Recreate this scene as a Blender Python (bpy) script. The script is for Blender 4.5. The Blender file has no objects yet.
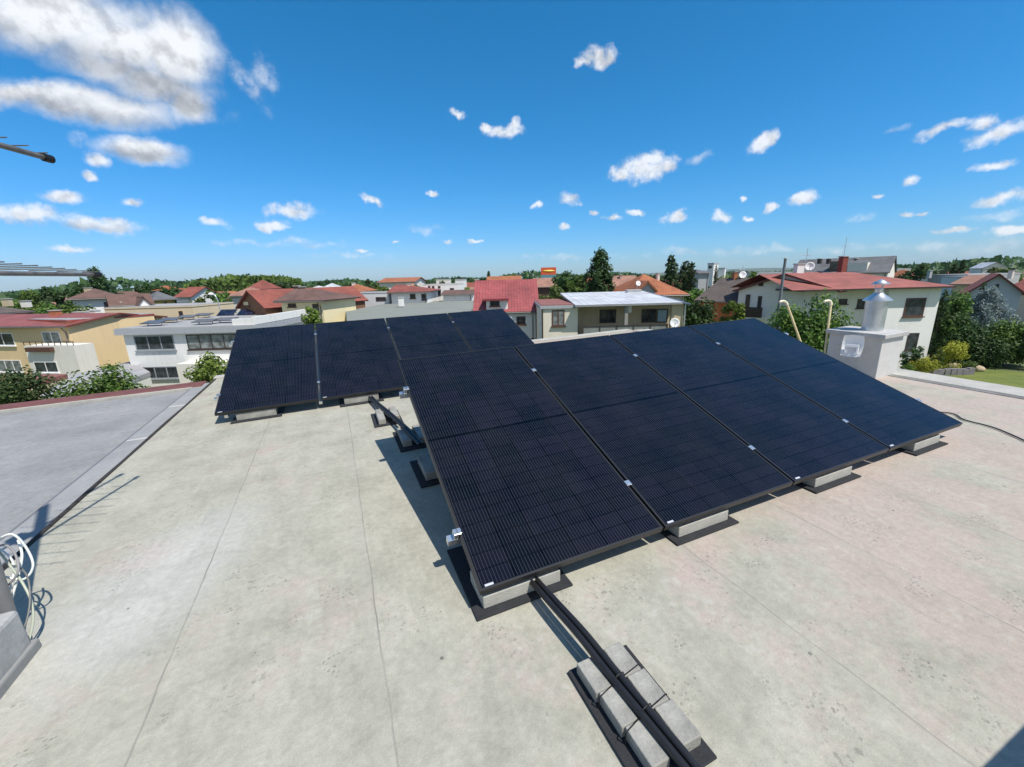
import bpy, math, random
from mathutils import Matrix, Vector
R_ = math.radians
rnd = random.Random(7)
scn = bpy.context.scene
col = scn.collection

# ------------------------------------------------------------------ camera model (solved from the photograph)
F_PX, PITCH, ROLL = 410.745, .252007, -.0268354
EYE = 8.8
cp, sp = math.cos(PITCH), math.sin(PITCH)
FW = Vector((0, cp, -sp)); r0 = Vector((1, 0, 0)); u0 = Vector((0, sp, cp))
CR = math.cos(ROLL) * r0 + math.sin(ROLL) * u0
CU = -math.sin(ROLL) * r0 + math.cos(ROLL) * u0
CAM = Vector((0, 0, EYE))

def ray(px, py): return (px - 512) / F_PX * CR - (py - 383.5) / F_PX * CU + FW
def at(px, py, t): return CAM + ray(px, py) * t
def onz(px, py, z):
    d = ray(px, py); return CAM + d * ((z - EYE) / d.z)

# roof frame: a along the array edge, b up-roof, h normal
AZ = .400565
E2 = Vector((math.cos(AZ), math.sin(AZ), 0)); N2 = Vector((-math.sin(AZ), math.cos(AZ), 0))
e3 = (E2 + Vector((0, 0, .0203))).normalized()
n3 = (N2 + Vector((0, 0, .0086))); n3 = (n3 - e3 * n3.dot(e3)).normalized()
k3 = e3.cross(n3)
ROOF_O = Vector((-.1799, 1.6757, EYE - 1.617))
def frame(o, x, y, z):
    m = Matrix.Identity(4)
    for i in range(3): m[i][0], m[i][1], m[i][2], m[i][3] = x[i], y[i], z[i], o[i]
    return m
RF = frame(ROOF_O, e3, n3, k3)
def rp(a, b, h=0): return RF @ Vector((a, b, h))
def onroof(px, py, h=0):
    d = ray(px, py); o = ROOF_O + k3 * h
    return CAM + d * ((o - CAM).dot(k3) / d.dot(k3))
def en(p):
    q = RF.inverted() @ p; return q

# ------------------------------------------------------------------ materials
MATS = {}
def nodes(name):
    m = bpy.data.materials.new(name); m.use_nodes = True
    nt = m.node_tree; b = nt.nodes['Principled BSDF']
    return m, nt, b
def N(nt, typ, **kw):
    n = nt.nodes.new(typ)
    for k, v in kw.items(): setattr(n, k, v)
    return n
def L(nt, a, b): nt.links.new(a, b)
def rgba(c): return (c[0], c[1], c[2], 1)
def math_n(nt, op, a, b=None, c=None, clamp=False):
    n = N(nt, 'ShaderNodeMath', operation=op, use_clamp=clamp)
    for i, v in enumerate((a, b, c)):
        if v is None: continue
        if isinstance(v, (int, float)): n.inputs[i].default_value = v
        else: L(nt, v, n.inputs[i])
    return n.outputs[0]
def mixc(nt, fac, a, b, blend='MIX'):
    n = N(nt, 'ShaderNodeMix', data_type='RGBA', blend_type=blend)
    for i, v in ((0, fac), (6, a), (7, b)):
        if isinstance(v, (int, float)): n.inputs[i].default_value = v
        elif isinstance(v, tuple): n.inputs[i].default_value = rgba(v)
        else: L(nt, v, n.inputs[i])
    return n.outputs[2]
def noise(nt, vec, scale, detail=4, rough=.6, out='Fac'):
    n = N(nt, 'ShaderNodeTexNoise'); n.inputs['Scale'].default_value = scale
    n.inputs['Detail'].default_value = detail; n.inputs['Roughness'].default_value = rough
    if vec is not None: L(nt, vec, n.inputs['Vector'])
    return n.outputs[out]
def ramp(nt, fac, stops, interp='LINEAR'):
    n = N(nt, 'ShaderNodeValToRGB'); n.color_ramp.interpolation = interp
    els = n.color_ramp.elements
    while len(els) < len(stops): els.new(.5)
    for e, (p, c) in zip(els, stops):
        e.position = p; e.color = rgba(c) if isinstance(c, tuple) else (c, c, c, 1)
    L(nt, fac, n.inputs[0]); return n.outputs[0]
def coords(nt, kind='Object'): return N(nt, 'ShaderNodeTexCoord').outputs[kind]
def bump(nt, b, h, strength=.3, dist=.01):
    n = N(nt, 'ShaderNodeBump'); n.inputs['Strength'].default_value = strength; n.inputs['Distance'].default_value = dist
    L(nt, h, n.inputs['Height']); L(nt, n.outputs[0], b.inputs['Normal'])

def plain(name, c, rough=.6, metal=0, var=.12, scale=3, spec=None, bmp=0):
    """a painted or bare surface with weathering in two scales"""
    if name in MATS: return MATS[name]
    m, nt, b = nodes(name)
    v = coords(nt)
    a = noise(nt, v, scale, 6, .65); a2 = noise(nt, v, scale * 9, 4, .6)
    s = math_n(nt, 'ADD', math_n(nt, 'MULTIPLY', a, .7), math_n(nt, 'MULTIPLY', a2, .3))
    lo = tuple(x * (1 - var * 1.6) for x in c); hi = tuple(min(1, x * (1 + var)) for x in c)
    L(nt, ramp(nt, s, [(.3, lo), (.7, hi)]), b.inputs['Base Color'])
    b.inputs['Roughness'].default_value = rough; b.inputs['Metallic'].default_value = metal
    if spec is not None: b.inputs['Specular IOR Level'].default_value = spec
    if bmp: bump(nt, b, a2, bmp, .01)
    MATS[name] = m; return m

def tiles(name, c, c2, row=.35, colw=.3, seam=False):
    """roof covering: courses of tiles (or standing seams) following the roof's own uv in metres"""
    if name in MATS: return MATS[name]
    m, nt, b = nodes(name)
    uv = coords(nt, 'UV'); ob = coords(nt)
    br = N(nt, 'ShaderNodeTexBrick'); L(nt, uv, br.inputs['Vector'])
    br.inputs['Scale'].default_value = 1; br.inputs['Brick Width'].default_value = colw; br.inputs['Row Height'].default_value = row
    br.inputs['Mortar Size'].default_value = .02; br.inputs['Bias'].default_value = 0
    br.offset = 0 if seam else .5
    br.inputs['Color1'].default_value = rgba(c); br.inputs['Color2'].default_value = rgba(c2)
    br.inputs['Mortar'].default_value = rgba(tuple(x * .55 for x in c))
    w = noise(nt, ob, .6, 6, .7)
    o = mixc(nt, 1, br.outputs['Color'], ramp(nt, w, [(.3, .66), (.7, 1.2)]), 'MULTIPLY')
    o = mixc(nt, math_n(nt, 'MULTIPLY', ramp(nt, noise(nt, ob, 1.7, 6, .75), [(.56, 0), (.72, 1)]), .3), o, (.10, .095, .07))
    L(nt, o, b.inputs['Base Color']); b.inputs['Roughness'].default_value = .5 if seam else .8
    bump(nt, b, br.outputs['Fac'], .4, .03)
    MATS[name] = m; return m

def leafmat(name, c1, c2, c3):
    if name in MATS: return MATS[name]
    m, nt, b = nodes(name)
    g = N(nt, 'ShaderNodeNewGeometry'); ob = coords(nt)
    oi = N(nt, 'ShaderNodeObjectInfo')
    n = noise(nt, ob, 1.1, 3, .6)
    f = math_n(nt, 'ADD', math_n(nt, 'MULTIPLY', g.outputs['Random Per Island'], .55), math_n(nt, 'MULTIPLY', n, .6))
    c = ramp(nt, f, [(.2, c1), (.55, c2), (.95, c3)])
    hs = N(nt, 'ShaderNodeHueSaturation'); L(nt, c, hs.inputs['Color'])
    L(nt, math_n(nt, 'ADD', math_n(nt, 'MULTIPLY', oi.outputs['Random'], .03), .485), hs.inputs['Hue'])
    L(nt, math_n(nt, 'ADD', math_n(nt, 'MULTIPLY', oi.outputs['Random'], .4), .8), hs.inputs['Value'])
    L(nt, hs.outputs[0], b.inputs['Base Color']); b.inputs['Roughness'].default_value = .55
    b.inputs['Specular IOR Level'].default_value = .3
    tr = N(nt, 'ShaderNodeBsdfTranslucent'); L(nt, hs.outputs[0], tr.inputs['Color'])
    mx = N(nt, 'ShaderNodeMixShader'); mx.inputs[0].default_value = .28
    L(nt, b.outputs[0], mx.inputs[1]); L(nt, tr.outputs[0], mx.inputs[2])
    L(nt, mx.outputs[0], nt.nodes['Material Output'].inputs['Surface'])
    MATS[name] = m; return m

def glassmat(name, c=(.02, .024, .028), rough=.06):
    if name in MATS: return MATS[name]
    m, nt, b = nodes(name)
    n = noise(nt, coords(nt), 2.2, 3, .5)
    L(nt, ramp(nt, n, [(.35, c), (.7, tuple(x * 3 + .01 for x in c))]), b.inputs['Base Color'])
    b.inputs['Roughness'].default_value = rough
    MATS[name] = m; return m

# --- roof membrane
def seam_mask(nt, x, positions, w):
    acc = None
    for p in positions:
        d = math_n(nt, 'LESS_THAN', math_n(nt, 'ABSOLUTE', math_n(nt, 'SUBTRACT', x, p)), w)
        acc = d if acc is None else math_n(nt, 'MAXIMUM', acc, d)
    return acc
def membrane_mat():
    m, nt, b = nodes('pale_roof_felt')
    v = coords(nt)
    warp = N(nt, 'ShaderNodeVectorMath', operation='ADD')
    wn = N(nt, 'ShaderNodeVectorMath', operation='SCALE'); wn.inputs['Scale'].default_value = .03
    L(nt, noise(nt, v, 2.5, 3, .5, 'Color'), wn.inputs[0]); L(nt, v, warp.inputs[0]); L(nt, wn.outputs[0], warp.inputs[1])
    sx = N(nt, 'ShaderNodeSeparateXYZ'); L(nt, warp.outputs[0], sx.inputs[0])
    X, Y = sx.outputs[0], sx.outputs[1]
    big = noise(nt, v, .55, 4, .55); mid = noise(nt, v, 2.6, 8, .72); fine = noise(nt, v, 26, 6, .75); grit = noise(nt, v, 160, 3, .7)
    c = ramp(nt, mid, [(.27, (.285, .277, .226)), (.5, (.385, .374, .306)), (.72, (.455, .445, .37))])
    # worn pink underlay showing through on the sheets to the right and in a few spots elsewhere
    pk = N(nt, 'ShaderNodeMapRange', interpolation_type='SMOOTHSTEP'); L(nt, X, pk.inputs[0])
    pk.inputs[1].default_value = .9; pk.inputs[2].default_value = 2.2
    pm = noise(nt, v, 1.25, 8, .72)
    pr_ = ramp(nt, math_n(nt, 'ADD', pm, math_n(nt, 'MULTIPLY', pk.outputs[0], .16)), [(.55, 0), (.66, 1)])
    c = mixc(nt, math_n(nt, 'MULTIPLY', pr_, .75), c, (.43, .345, .305))
    # bleached patch left of the middle
    vs = N(nt, 'ShaderNodeMapping', vector_type='TEXTURE'); L(nt, v, vs.inputs[0])
    vs.inputs['Location'].default_value = (-1.62, 1.05, 0); vs.inputs['Rotation'].default_value = (0, 0, R_(68)); vs.inputs['Scale'].default_value = (1.0, .5, 1)
    ln = N(nt, 'ShaderNodeVectorMath', operation='LENGTH'); L(nt, vs.outputs[0], ln.inputs[0])
    bl = ramp(nt, math_n(nt, 'ADD', ln.outputs['Value'], math_n(nt, 'MULTIPLY', math_n(nt, 'SUBTRACT', mid, .5), 1.3)), [(.35, 1), (1.05, 0)])
    c = mixc(nt, math_n(nt, 'MULTIPLY', bl, .65), c, (.50, .495, .475))
    # grime drifting in streaks
    st = N(nt, 'ShaderNodeMapping'); L(nt, v, st.inputs[0]); st.inputs['Scale'].default_value = (1.3, .35, 1); st.inputs['Rotation'].default_value = (0, 0, R_(8))
    stn = noise(nt, st.outputs[0], 3.2, 8, .75)
    c = mixc(nt, math_n(nt, 'MULTIPLY', ramp(nt, stn, [(.5, 0), (.75, 1)]), .45), c, (.225, .225, .175))
    # small dark scuffs
    sc = math_n(nt, 'MULTIPLY', ramp(nt, noise(nt, v, 34, 3, .55), [(.58, 0), (.66, 1)]), ramp(nt, noise(nt, v, 2.3, 3, .5), [(.56, 0), (.66, 1)]))
    c = mixc(nt, math_n(nt, 'MULTIPLY', sc, .55), c, (.15, .148, .125))
    c = mixc(nt, .7, c, ramp(nt, fine, [(.3, .76), (.7, 1.16)]), 'MULTIPLY')
    c = mixc(nt, .8, c, ramp(nt, grit, [(.3, .86), (.7, 1.1)]), 'MULTIPLY')
    # boot prints: clusters of small dark dents
    vf = N(nt, 'ShaderNodeTexVoronoi'); vf.inputs['Scale'].default_value = 48; L(nt, v, vf.inputs['Vector'])
    prints = math_n(nt, 'MULTIPLY', ramp(nt, vf.outputs['Distance'], [(.2, 1), (.42, 0)]), ramp(nt, noise(nt, v, 3.6, 2, .5), [(.59, 0), (.64, 1)]))
    prints = math_n(nt, 'MULTIPLY', prints, ramp(nt, fine, [(.4, 0), (.6, 1)]))
    c = mixc(nt, math_n(nt, 'MULTIPLY', prints, .55), c, (.17, .165, .14))
    # drying rings of old puddles
    pn = noise(nt, v, .75, 3, .5)
    ring = ramp(nt, pn, [(.565, 0), (.578, 1), (.59, .25), (.66, .1)])
    c = mixc(nt, math_n(nt, 'MULTIPLY', ring, .22), c, (.24, .235, .19))
    # pale scrapes and tiny dark specks of grit
    sw = math_n(nt, 'MULTIPLY', ramp(nt, noise(nt, v, 11, 5, .7), [(.56, 0), (.68, 1)]), ramp(nt, noise(nt, v, 1.3, 3, .5), [(.48, 0), (.6, 1)]))
    c = mixc(nt, math_n(nt, 'MULTIPLY', sw, .5), c, (.47, .47, .42))
    vo = N(nt, 'ShaderNodeTexVoronoi'); vo.inputs['Scale'].default_value = 9; L(nt, v, vo.inputs['Vector'])
    wv = N(nt, 'ShaderNodeSeparateColor'); L(nt, vo.outputs['Color'], wv.inputs[0])
    dot = math_n(nt, 'MULTIPLY', math_n(nt, 'LESS_THAN', vo.outputs['Distance'], math_n(nt, 'MULTIPLY', wv.outputs[1], .11)), math_n(nt, 'GREATER_THAN', wv.outputs[0], .86))
    c = mixc(nt, math_n(nt, 'MULTIPLY', dot, .8), c, (.1, .1, .09))
    pos = [-1.35, -.46, 1.29, 2.17, 3.06, 3.98, 4.95, 5.9]
    sm = seam_mask(nt, X, pos, .0042)
    nb = math_n(nt, 'MULTIPLY', seam_mask(nt, X, [p - .03 for p in pos], .035), ramp(nt, mid, [(.35, 0), (.65, 1)]))
    c = mixc(nt, math_n(nt, 'MULTIPLY', nb, .4), c, (.34, .33, .29))
    c = mixc(nt, math_n(nt, 'MULTIPLY', sm, ramp(nt, noise(nt, v, 1.6, 5, .7), [(.36, .12), (.64, .75)])), c, (.2, .195, .17))
    L(nt, c, b.inputs['Base Color']); b.inputs['Roughness'].default_value = .85
    lap = None
    for p in pos:
        d = math_n(nt, 'GREATER_THAN', X, p); lap = d if lap is None else math_n(nt, 'ADD', lap, d)
    # footprints pressed in the soft felt
    ft = math_n(nt, 'MULTIPLY', ramp(nt, noise(nt, v, 30, 2, .5), [(.52, 0), (.62, 1)]), ramp(nt, noise(nt, v, 3.1, 2, .5), [(.56, 0), (.66, 1)]))
    h = math_n(nt, 'ADD', math_n(nt, 'MULTIPLY', fine, .35), math_n(nt, 'MULTIPLY', mid, .5))
    h = math_n(nt, 'SUBTRACT', h, math_n(nt, 'MULTIPLY', prints, .5))
    h = math_n(nt, 'ADD', h, math_n(nt, 'MULTIPLY', lap, .8)); h = math_n(nt, 'ADD', h, math_n(nt, 'MULTIPLY', grit, .1))
    bump(nt, b, h, .55, .012)
    return m
M_ROOF = membrane_mat()
def felt_grey():
    m, nt, b = nodes('grey_roof_felt'); v = coords(nt)
    mid = noise(nt, v, 1.1, 8, .7); fine = noise(nt, v, 20, 5, .7)
    c = ramp(nt, mid, [(.25, (.19, .19, .188)), (.5, (.268, .268, .265)), (.75, (.36, .35, .335))])
    st = N(nt, 'ShaderNodeMapping'); L(nt, v, st.inputs[0]); st.inputs['Scale'].default_value = (.5, 3, 1); st.inputs['Rotation'].default_value = (0, 0, R_(-25))
    c = mixc(nt, math_n(nt, 'MULTIPLY', ramp(nt, noise(nt, st.outputs[0], 2.2, 6, .7), [(.56, 0), (.7, 1)]), .5), c, (.19, .19, .21))
    c = mixc(nt, .7, c, ramp(nt, fine, [(.3, .78), (.7, 1.18)]), 'MULTIPLY')
    c = mixc(nt, .6, c, ramp(nt, noise(nt, v, 90, 3, .7), [(.3, .85), (.7, 1.12)]), 'MULTIPLY')
    L(nt, c, b.inputs['Base Color']); b.inputs['Roughness'].default_value = .8; bump(nt, b, fine, .4, .01)
    return m
M_FELT = felt_grey()

def pv_mat():
    m, nt, b = nodes('solar_cells'); uv = coords(nt, 'UV')
    s = N(nt, 'ShaderNodeSeparateXYZ'); L(nt, uv, s.inputs[0]); X, Y = s.outputs[0], s.outputs[1]
    CW = 1.11 / 6; RH = (2.245 - .02) / 24
    def edge(x, period, w):      # 1 near multiples of the period
        f = math_n(nt, 'FRACT', math_n(nt, 'DIVIDE', x, period))
        d = math_n(nt, 'MULTIPLY', math_n(nt, 'MINIMUM', f, math_n(nt, 'SUBTRACT', 1, f)), period)
        return math_n(nt, 'LESS_THAN', d, w)
    colg = edge(X, CW, .0045); rowg = edge(Y, RH, .0034)
    bus = edge(math_n(nt, 'ADD', X, CW / 20), CW / 10, .0011)
    midg = math_n(nt, 'LESS_THAN', math_n(nt, 'ABSOLUTE', math_n(nt, 'SUBTRACT', Y, 2.245 / 2)), .009)
    # every cell has a slightly different blue
    fl = N(nt, 'ShaderNodeCombineXYZ')
    L(nt, math_n(nt, 'FLOOR', math_n(nt, 'DIVIDE', X, CW)), fl.inputs[0]); L(nt, math_n(nt, 'FLOOR', math_n(nt, 'DIVIDE', Y, RH * 2)), fl.inputs[1])
    oi = N(nt, 'ShaderNodeObjectInfo'); L(nt, math_n(nt, 'MULTIPLY', oi.outputs['Random'], 50), fl.inputs[2])
    wn = N(nt, 'ShaderNodeTexWhiteNoise'); L(nt, fl.outputs[0], wn.inputs['Vector'])
    c = mixc(nt, wn.outputs['Value'], (.0016, .0028, .0055), (.0062, .0058, .0125))
    ob = coords(nt)
    dirt = noise(nt, ob, 3, 6, .7)
    c = mixc(nt, bus, c, (.042, .043, .052))
    c = mixc(nt, math_n(nt, 'MULTIPLY', rowg, .85), c, (.002, .002, .004))
    c = mixc(nt, colg, c, (.0006, .0006, .001)); c = mixc(nt, midg, c, (.0006, .0006, .001))
    c = mixc(nt, math_n(nt, 'MULTIPLY', ramp(nt, dirt, [(.4, 0), (.8, 1)]), .02), c, (.4, .38, .34))
    L(nt, c, b.inputs['Base Color']); b.inputs['Roughness'].default_value = .16
    b.inputs['IOR'].default_value = 1.34
    return m
M_PV = pv_mat()
M_BLACK = plain('black_anodised', (.018, .018, .02), .42, .0)
M_RUBBER = plain('rubber_granulate', (.024, .026, .030), .9, bmp=.4, scale=12, var=.3)
M_CONC = plain('pale_concrete', (.31, .305, .275), .9, var=.28, scale=9, bmp=.35)
M_SLAB = plain('pale_slab', (.37, .365, .33), .9, var=.12, scale=9, bmp=.3)
M_ALU = plain('bare_aluminium', (.78, .79, .80), .32, .9, var=.05)
M_GALV = plain('galvanised_steel', (.62, .65, .68), .35, .75, var=.12, scale=6)
M_PIPE = plain('black_corrugated_pipe', (.016, .016, .018), .45, var=.2, scale=20)
M_WHITEP = plain('white_plastic', (.82, .83, .84), .4, var=.04)
M_CREAM = plain('cream_plastic', (.66, .55, .30), .5, var=.12, scale=8)
M_STICK = plain('sticker_white', (.5, .52, .58), .5, var=.1)
M_TIE = plain('black_tie', (.012, .012, .012), .5)
M_CABLEW = plain('white_cable', (.72, .74, .70), .45, var=.08)
M_CABLEB = plain('dark_cable', (.03, .03, .032), .5)
M_GREYB = plain('grey_wrap', (.36, .36, .345), .75, var=.2, scale=7, bmp=.2)
M_RENDER = plain('grey_render', (.54, .54, .525), .9, var=.08, scale=10, bmp=.3)
M_CAPC = plain('cap_concrete', (.45, .45, .44), .85, var=.15, scale=8, bmp=.2)
M_FLASH = plain('pale_flashing', (.42, .41, .37), .75, var=.15, scale=3)
M_REDTRIM = plain('red_brown_trim', (.17, .062, .05), .7, var=.25, scale=4, bmp=.3)
M_WOODP = plain('antenna_aluminium', (.20, .19, .18), .5, .5, var=.3, scale=20)

# ------------------------------------------------------------------ mesh builder
WM = {}     # world matrix of every root or parent I made
class MB:
    def __init__(s): s.v = []; s.f = []; s.uv = {}; s.sm = set()
    def add(s, vs, fs, M=None, uvs=None, smooth=False):
        o = len(s.v)
        for p in vs:
            p = Vector(p); s.v.append(M @ p if M else p)
        for i, f in enumerate(fs):
            s.f.append(tuple(o + k for k in f))
            if uvs: s.uv[len(s.f) - 1] = uvs[i]
            if smooth: s.sm.add(len(s.f) - 1)
        return s
    def box(s, x0, x1, y0, y1, z0, z1, M=None):
        v = [(x, y, z) for z in (z0, z1) for y in (y0, y1) for x in (x0, x1)]
        return s.add(v, [(0, 2, 3, 1), (4, 5, 7, 6), (0, 1, 5, 4), (2, 6, 7, 3), (0, 4, 6, 2), (1, 3, 7, 5)], M)
    def quad(s, a, b, c, d, M=None, uv=None): return s.add([a, b, c, d], [(0, 1, 2, 3)], M, [uv] if uv else None)
    def prism(s, poly, z0, z1, M=None):
        n = len(poly)
        v = [(x, y, z0) for x, y in poly] + [(x, y, z1) for x, y in poly]
        f = [tuple(reversed(range(n))), tuple(range(n, 2 * n))] + [(i, (i + 1) % n, n + (i + 1) % n, n + i) for i in range(n)]
        return s.add(v, f, M)
    def lathe(s, prof, seg=20, M=None, smooth=True):
        v = []; f = []
        for r, z in prof:
            for k in range(seg):
                a = 2 * math.pi * k / seg; v.append((r * math.cos(a), r * math.sin(a), z))
        for i in range(len(prof) - 1):
            for k in range(seg):
                f.append((i * seg + k, i * seg + (k + 1) % seg, (i + 1) * seg + (k + 1) % seg, (i + 1) * seg + k))
        s.add(v, f, M, smooth=smooth)
        s.add([v[k] for k in range(seg)], [tuple(reversed(range(seg)))], M)
        s.add([v[(len(prof) - 1) * seg + k] for k in range(seg)], [tuple(range(seg))], M)
        return s
    def tube(s, pts, r, seg=8, M=None, taper=None):
        pts = [Vector(p) for p in pts]; v = []; f = []
        up = Vector((.13, .21, .97)); n = len(pts)
        for i, p in enumerate(pts):
            d = (pts[min(i + 1, n - 1)] - pts[max(i - 1, 0)]).normalized()
            x = d.cross(up)
            if x.length < .05: x = d.cross(Vector((1, 0, 0)))
            x.normalize(); y = d.cross(x)
            rr = r if taper is None else r + (taper - r) * i / (n - 1)
            for k in range(seg):
                a = 2 * math.pi * k / seg; v.append(p + x * rr * math.cos(a) + y * rr * math.sin(a))
        for i in range(n - 1):
            for k in range(seg):
                f.append((i * seg + k, (i + 1) * seg + k, (i + 1) * seg + (k + 1) % seg, i * seg + (k + 1) % seg))
        s.add(v, f, M, smooth=True)
        s.add([v[k] for k in range(seg)], [tuple(range(seg))], M); s.add([v[(n - 1) * seg + k] for k in range(seg)], [tuple(reversed(range(seg)))], M)
        return s
    def build(s, name, mat, parent=None, loc=None, bevel=0, world=True):
        """world=True: verts are world coordinates; otherwise already local to the parent / object"""
        me = bpy.data.meshes.new(name)
        Mi = Matrix.Identity(4)
        if world and parent is not None: Mi = WM[parent].inverted()
        if world and parent is None and loc is not None: Mi = Matrix.Translation(-Vector(loc))
        me.from_pydata([tuple(Mi @ p) for p in s.v], [], s.f)
        if s.uv:
            l = me.uv_layers.new(name='UVMap')
            for fi, u in s.uv.items():
                for k, li in enumerate(me.polygons[fi].loop_indices): l.data[li].uv = u[k]
        for fi in s.sm: me.polygons[fi].use_smooth = True
        me.materials.append(mat); me.validate(); me.update()
        o = bpy.data.objects.new(name, me); col.objects.link(o)
        if parent is not None:
            o.parent = parent; WM[o] = WM[parent]
        else:
            if loc is not None: o.location = loc; WM[o] = Matrix.Translation(Vector(loc))
            else: WM[o] = Matrix.Identity(4)
        if bevel:
            b = o.modifiers.new('bevel', 'BEVEL'); b.width = bevel; b.segments = 2; b.limit_method = 'ANGLE'
        return o
def spline(pts, n=8):
    pts = [Vector(p) for p in pts]; out = []
    for i in range(len(pts) - 1):
        p0 = pts[max(i - 1, 0)]; p1 = pts[i]; p2 = pts[i + 1]; p3 = pts[min(i + 2, len(pts) - 1)]
        for k in range(n):
            t = k / n
            out.append(.5 * ((2 * p1) + (p2 - p0) * t + (2 * p0 - 5 * p1 + 4 * p2 - p3) * t * t + (3 * p1 - p0 - 3 * p2 + p3) * t ** 3))
    out.append(pts[-1]); return out
def tag(o, label=None, cat=None, group=None, kind=None):
    if label: o['label'] = label
    if cat: o['category'] = cat
    if group: o['group'] = group
    if kind: o['kind'] = kind
    return o
def root(name, label, cat, M=None, group=None):
    o = bpy.data.objects.new(name, None); col.objects.link(o); o.empty_display_size = .2
    M = M if isinstance(M, Matrix) else Matrix.Translation(Vector(M if M is not None else (0, 0, 0)))
    o.matrix_world = M; WM[o] = M
    return tag(o, label, cat, group)
def copy_tree(o, parent=None):
    c = o.copy(); col.objects.link(c)
    if parent is not None: c.parent = parent
    for ch in [x for x in bpy.data.objects if x.parent == o]: copy_tree(ch, c)
    return c
def place(o, M): o.matrix_world = M; WM[o] = M

# ------------------------------------------------------------------ setting
def ground_mat():
    m, nt, b = nodes('ground_grass'); v = coords(nt)
    a = noise(nt, v, .02, 6, .6); c = noise(nt, v, .6, 6, .7)
    col_ = ramp(nt, a, [(.3, (.05, .085, .02)), (.5, (.085, .12, .032)), (.7, (.13, .13, .055))])
    L(nt, mixc(nt, .8, col_, ramp(nt, c, [(.3, .6), (.7, 1.25)]), 'MULTIPLY'), b.inputs['Base Color']); b.inputs['Roughness'].default_value = .95
    bump(nt, b, c, .6, .05)
    return m
g = MB(); S = 9000
g.quad((-S, -S, 0), (S, -S, 0), (S, S, 0), (-S, S, 0)); tag(g.build('ground', ground_mat()), kind='structure')

# distant blue hills, far away to the right
def hills():
    m, nt, b = nodes('hill_forest'); n = noise(nt, coords(nt), .004, 5, .6)
    L(nt, ramp(nt, n, [(.3, (.04, .07, .045)), (.7, (.07, .10, .05))]), b.inputs['Base Color']); b.inputs['Roughness'].default_value = 1
    h = MB(); nseg = 90
    def prof(az): return max(6, 70 + 60 * math.sin(az * 3.1 + 1) + 35 * math.sin(az * 7.3) + 14 * math.sin(az * 23 + 2)) * (1 if az > 0 else .7)
    v = []
    for i in range(nseg + 1):
        az = R_(-62 + 130 * i / nseg); H = prof(az) * max(.02, min(1, (az - .25) / .5))
        for d, z in ((6200, 0), (6900, H), (7800, 0)): v.append((d * math.sin(az), d * math.cos(az), z))
    f = []
    for i in range(nseg):
        for k in range(2): f.append((i * 3 + k, (i + 1) * 3 + k, (i + 1) * 3 + k + 1, i * 3 + k + 1))
    h.add(v, f, smooth=True); tag(h.build('hills', m), kind='structure')
hills()

# ------------------------------------------------------------------ our building and its roof
rz = ROOF_O.z
b_root = root('flat_roofed_building', 'foreground building whose pale flat roof carries both rows of solar panels', 'building', RF)
m = MB(); nx, ny = 24, 28
A0, A1, B0, B1 = -2.565, 7.0, -5.5, 7.1
for i in range(nx + 1):
    for j in range(ny + 1): m.v.append(Vector((A0 + (A1 - A0) * i / nx, B0 + (B1 - B0) * j / ny, 0)))
for i in range(nx):
    for j in range(ny): m.f.append((i * (ny + 1) + j, (i + 1) * (ny + 1) + j, (i + 1) * (ny + 1) + j + 1, i * (ny + 1) + j + 1))
m.build('roof_membrane', M_ROOF, b_root, world=False)
m = MB(); m.box(A0 + .02, A1 + .02, B0, B1 + .02, -8.2, -.006); m.build('wall', plain('wall_own', (.6, .58, .52), .9), b_root, world=False)
m = MB()
m.box(A0 - .02, A1 - .42, B1 - .12, B1 + .08, -.12, .035)
m.build('edge_flashing', M_FLASH, b_root, world=False, bevel=.01)
m = MB(); m.box(A1 - .34, A1 + .10, B0, B1 - .13, -.12, .012); m.build('edge_flashing', M_FLASH, b_root, world=False, bevel=.015)
m = MB(); m.box(A1 - .45, A1 - .36, B0, B1 - .14, -.02, .006); m.build('drip_strip', plain('grey_strip', (.19, .19, .18), .8, var=.3), b_root, world=False)
# rolled felt lip along the left edge and the lower grey strip beside it
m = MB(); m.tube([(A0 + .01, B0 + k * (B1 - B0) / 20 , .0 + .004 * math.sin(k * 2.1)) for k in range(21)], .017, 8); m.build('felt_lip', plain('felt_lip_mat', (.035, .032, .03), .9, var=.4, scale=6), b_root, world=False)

n_root = root('flat_roofed_building', 'adjoining building on the left with a grey felt roof and a red brown edge', 'building', RF)
m = MB(); m.quad((-16, B0, -.10), (-2.875, B0, -.10), (-2.875, 6.78, -.10), (-16, 6.78, -.10)); m.build('roof_membrane', M_FELT, n_root, world=False)
m = MB(); m.box(-2.87, -2.595, B0, 7.1, -.3, -.07); m.build('felt_strip', plain('felt_strip_mat', (.30, .302, .30), .75, var=.15, scale=3, bmp=.2), n_root, world=False)
m = MB(); m.box(-2.915, -2.885, B0, 7.0, -.3, -.085); m.build('joint_strip', plain('joint_mat', (.16, .165, .18), .7), n_root, world=False)
m = MB(); m.box(-16, -2.75, 6.86, 7.24, -.25, -.05); m.build('edge_trim', M_REDTRIM, n_root, world=False, bevel=.02)
m = MB(); m.box(-16, -2.87, 6.79, 6.85, -.25, -.06); m.build('edge_flashing', M_FLASH, n_root, world=False)
m = MB(); m.box(-16, -2.6, B0, 7.12, -8.2, -.31); m.build('wall', plain('wall_neighbour', (.5, .48, .42), .9), n_root, world=False)
for bb in (1.2, 4.2, 5.6):
    m = MB(); m.box(-2.86, -2.61, bb, bb + .05, -.069, -.066); m.build('felt_patch', plain('patch_mat', (.5, .5, .48), .8), n_root, world=False)

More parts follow.
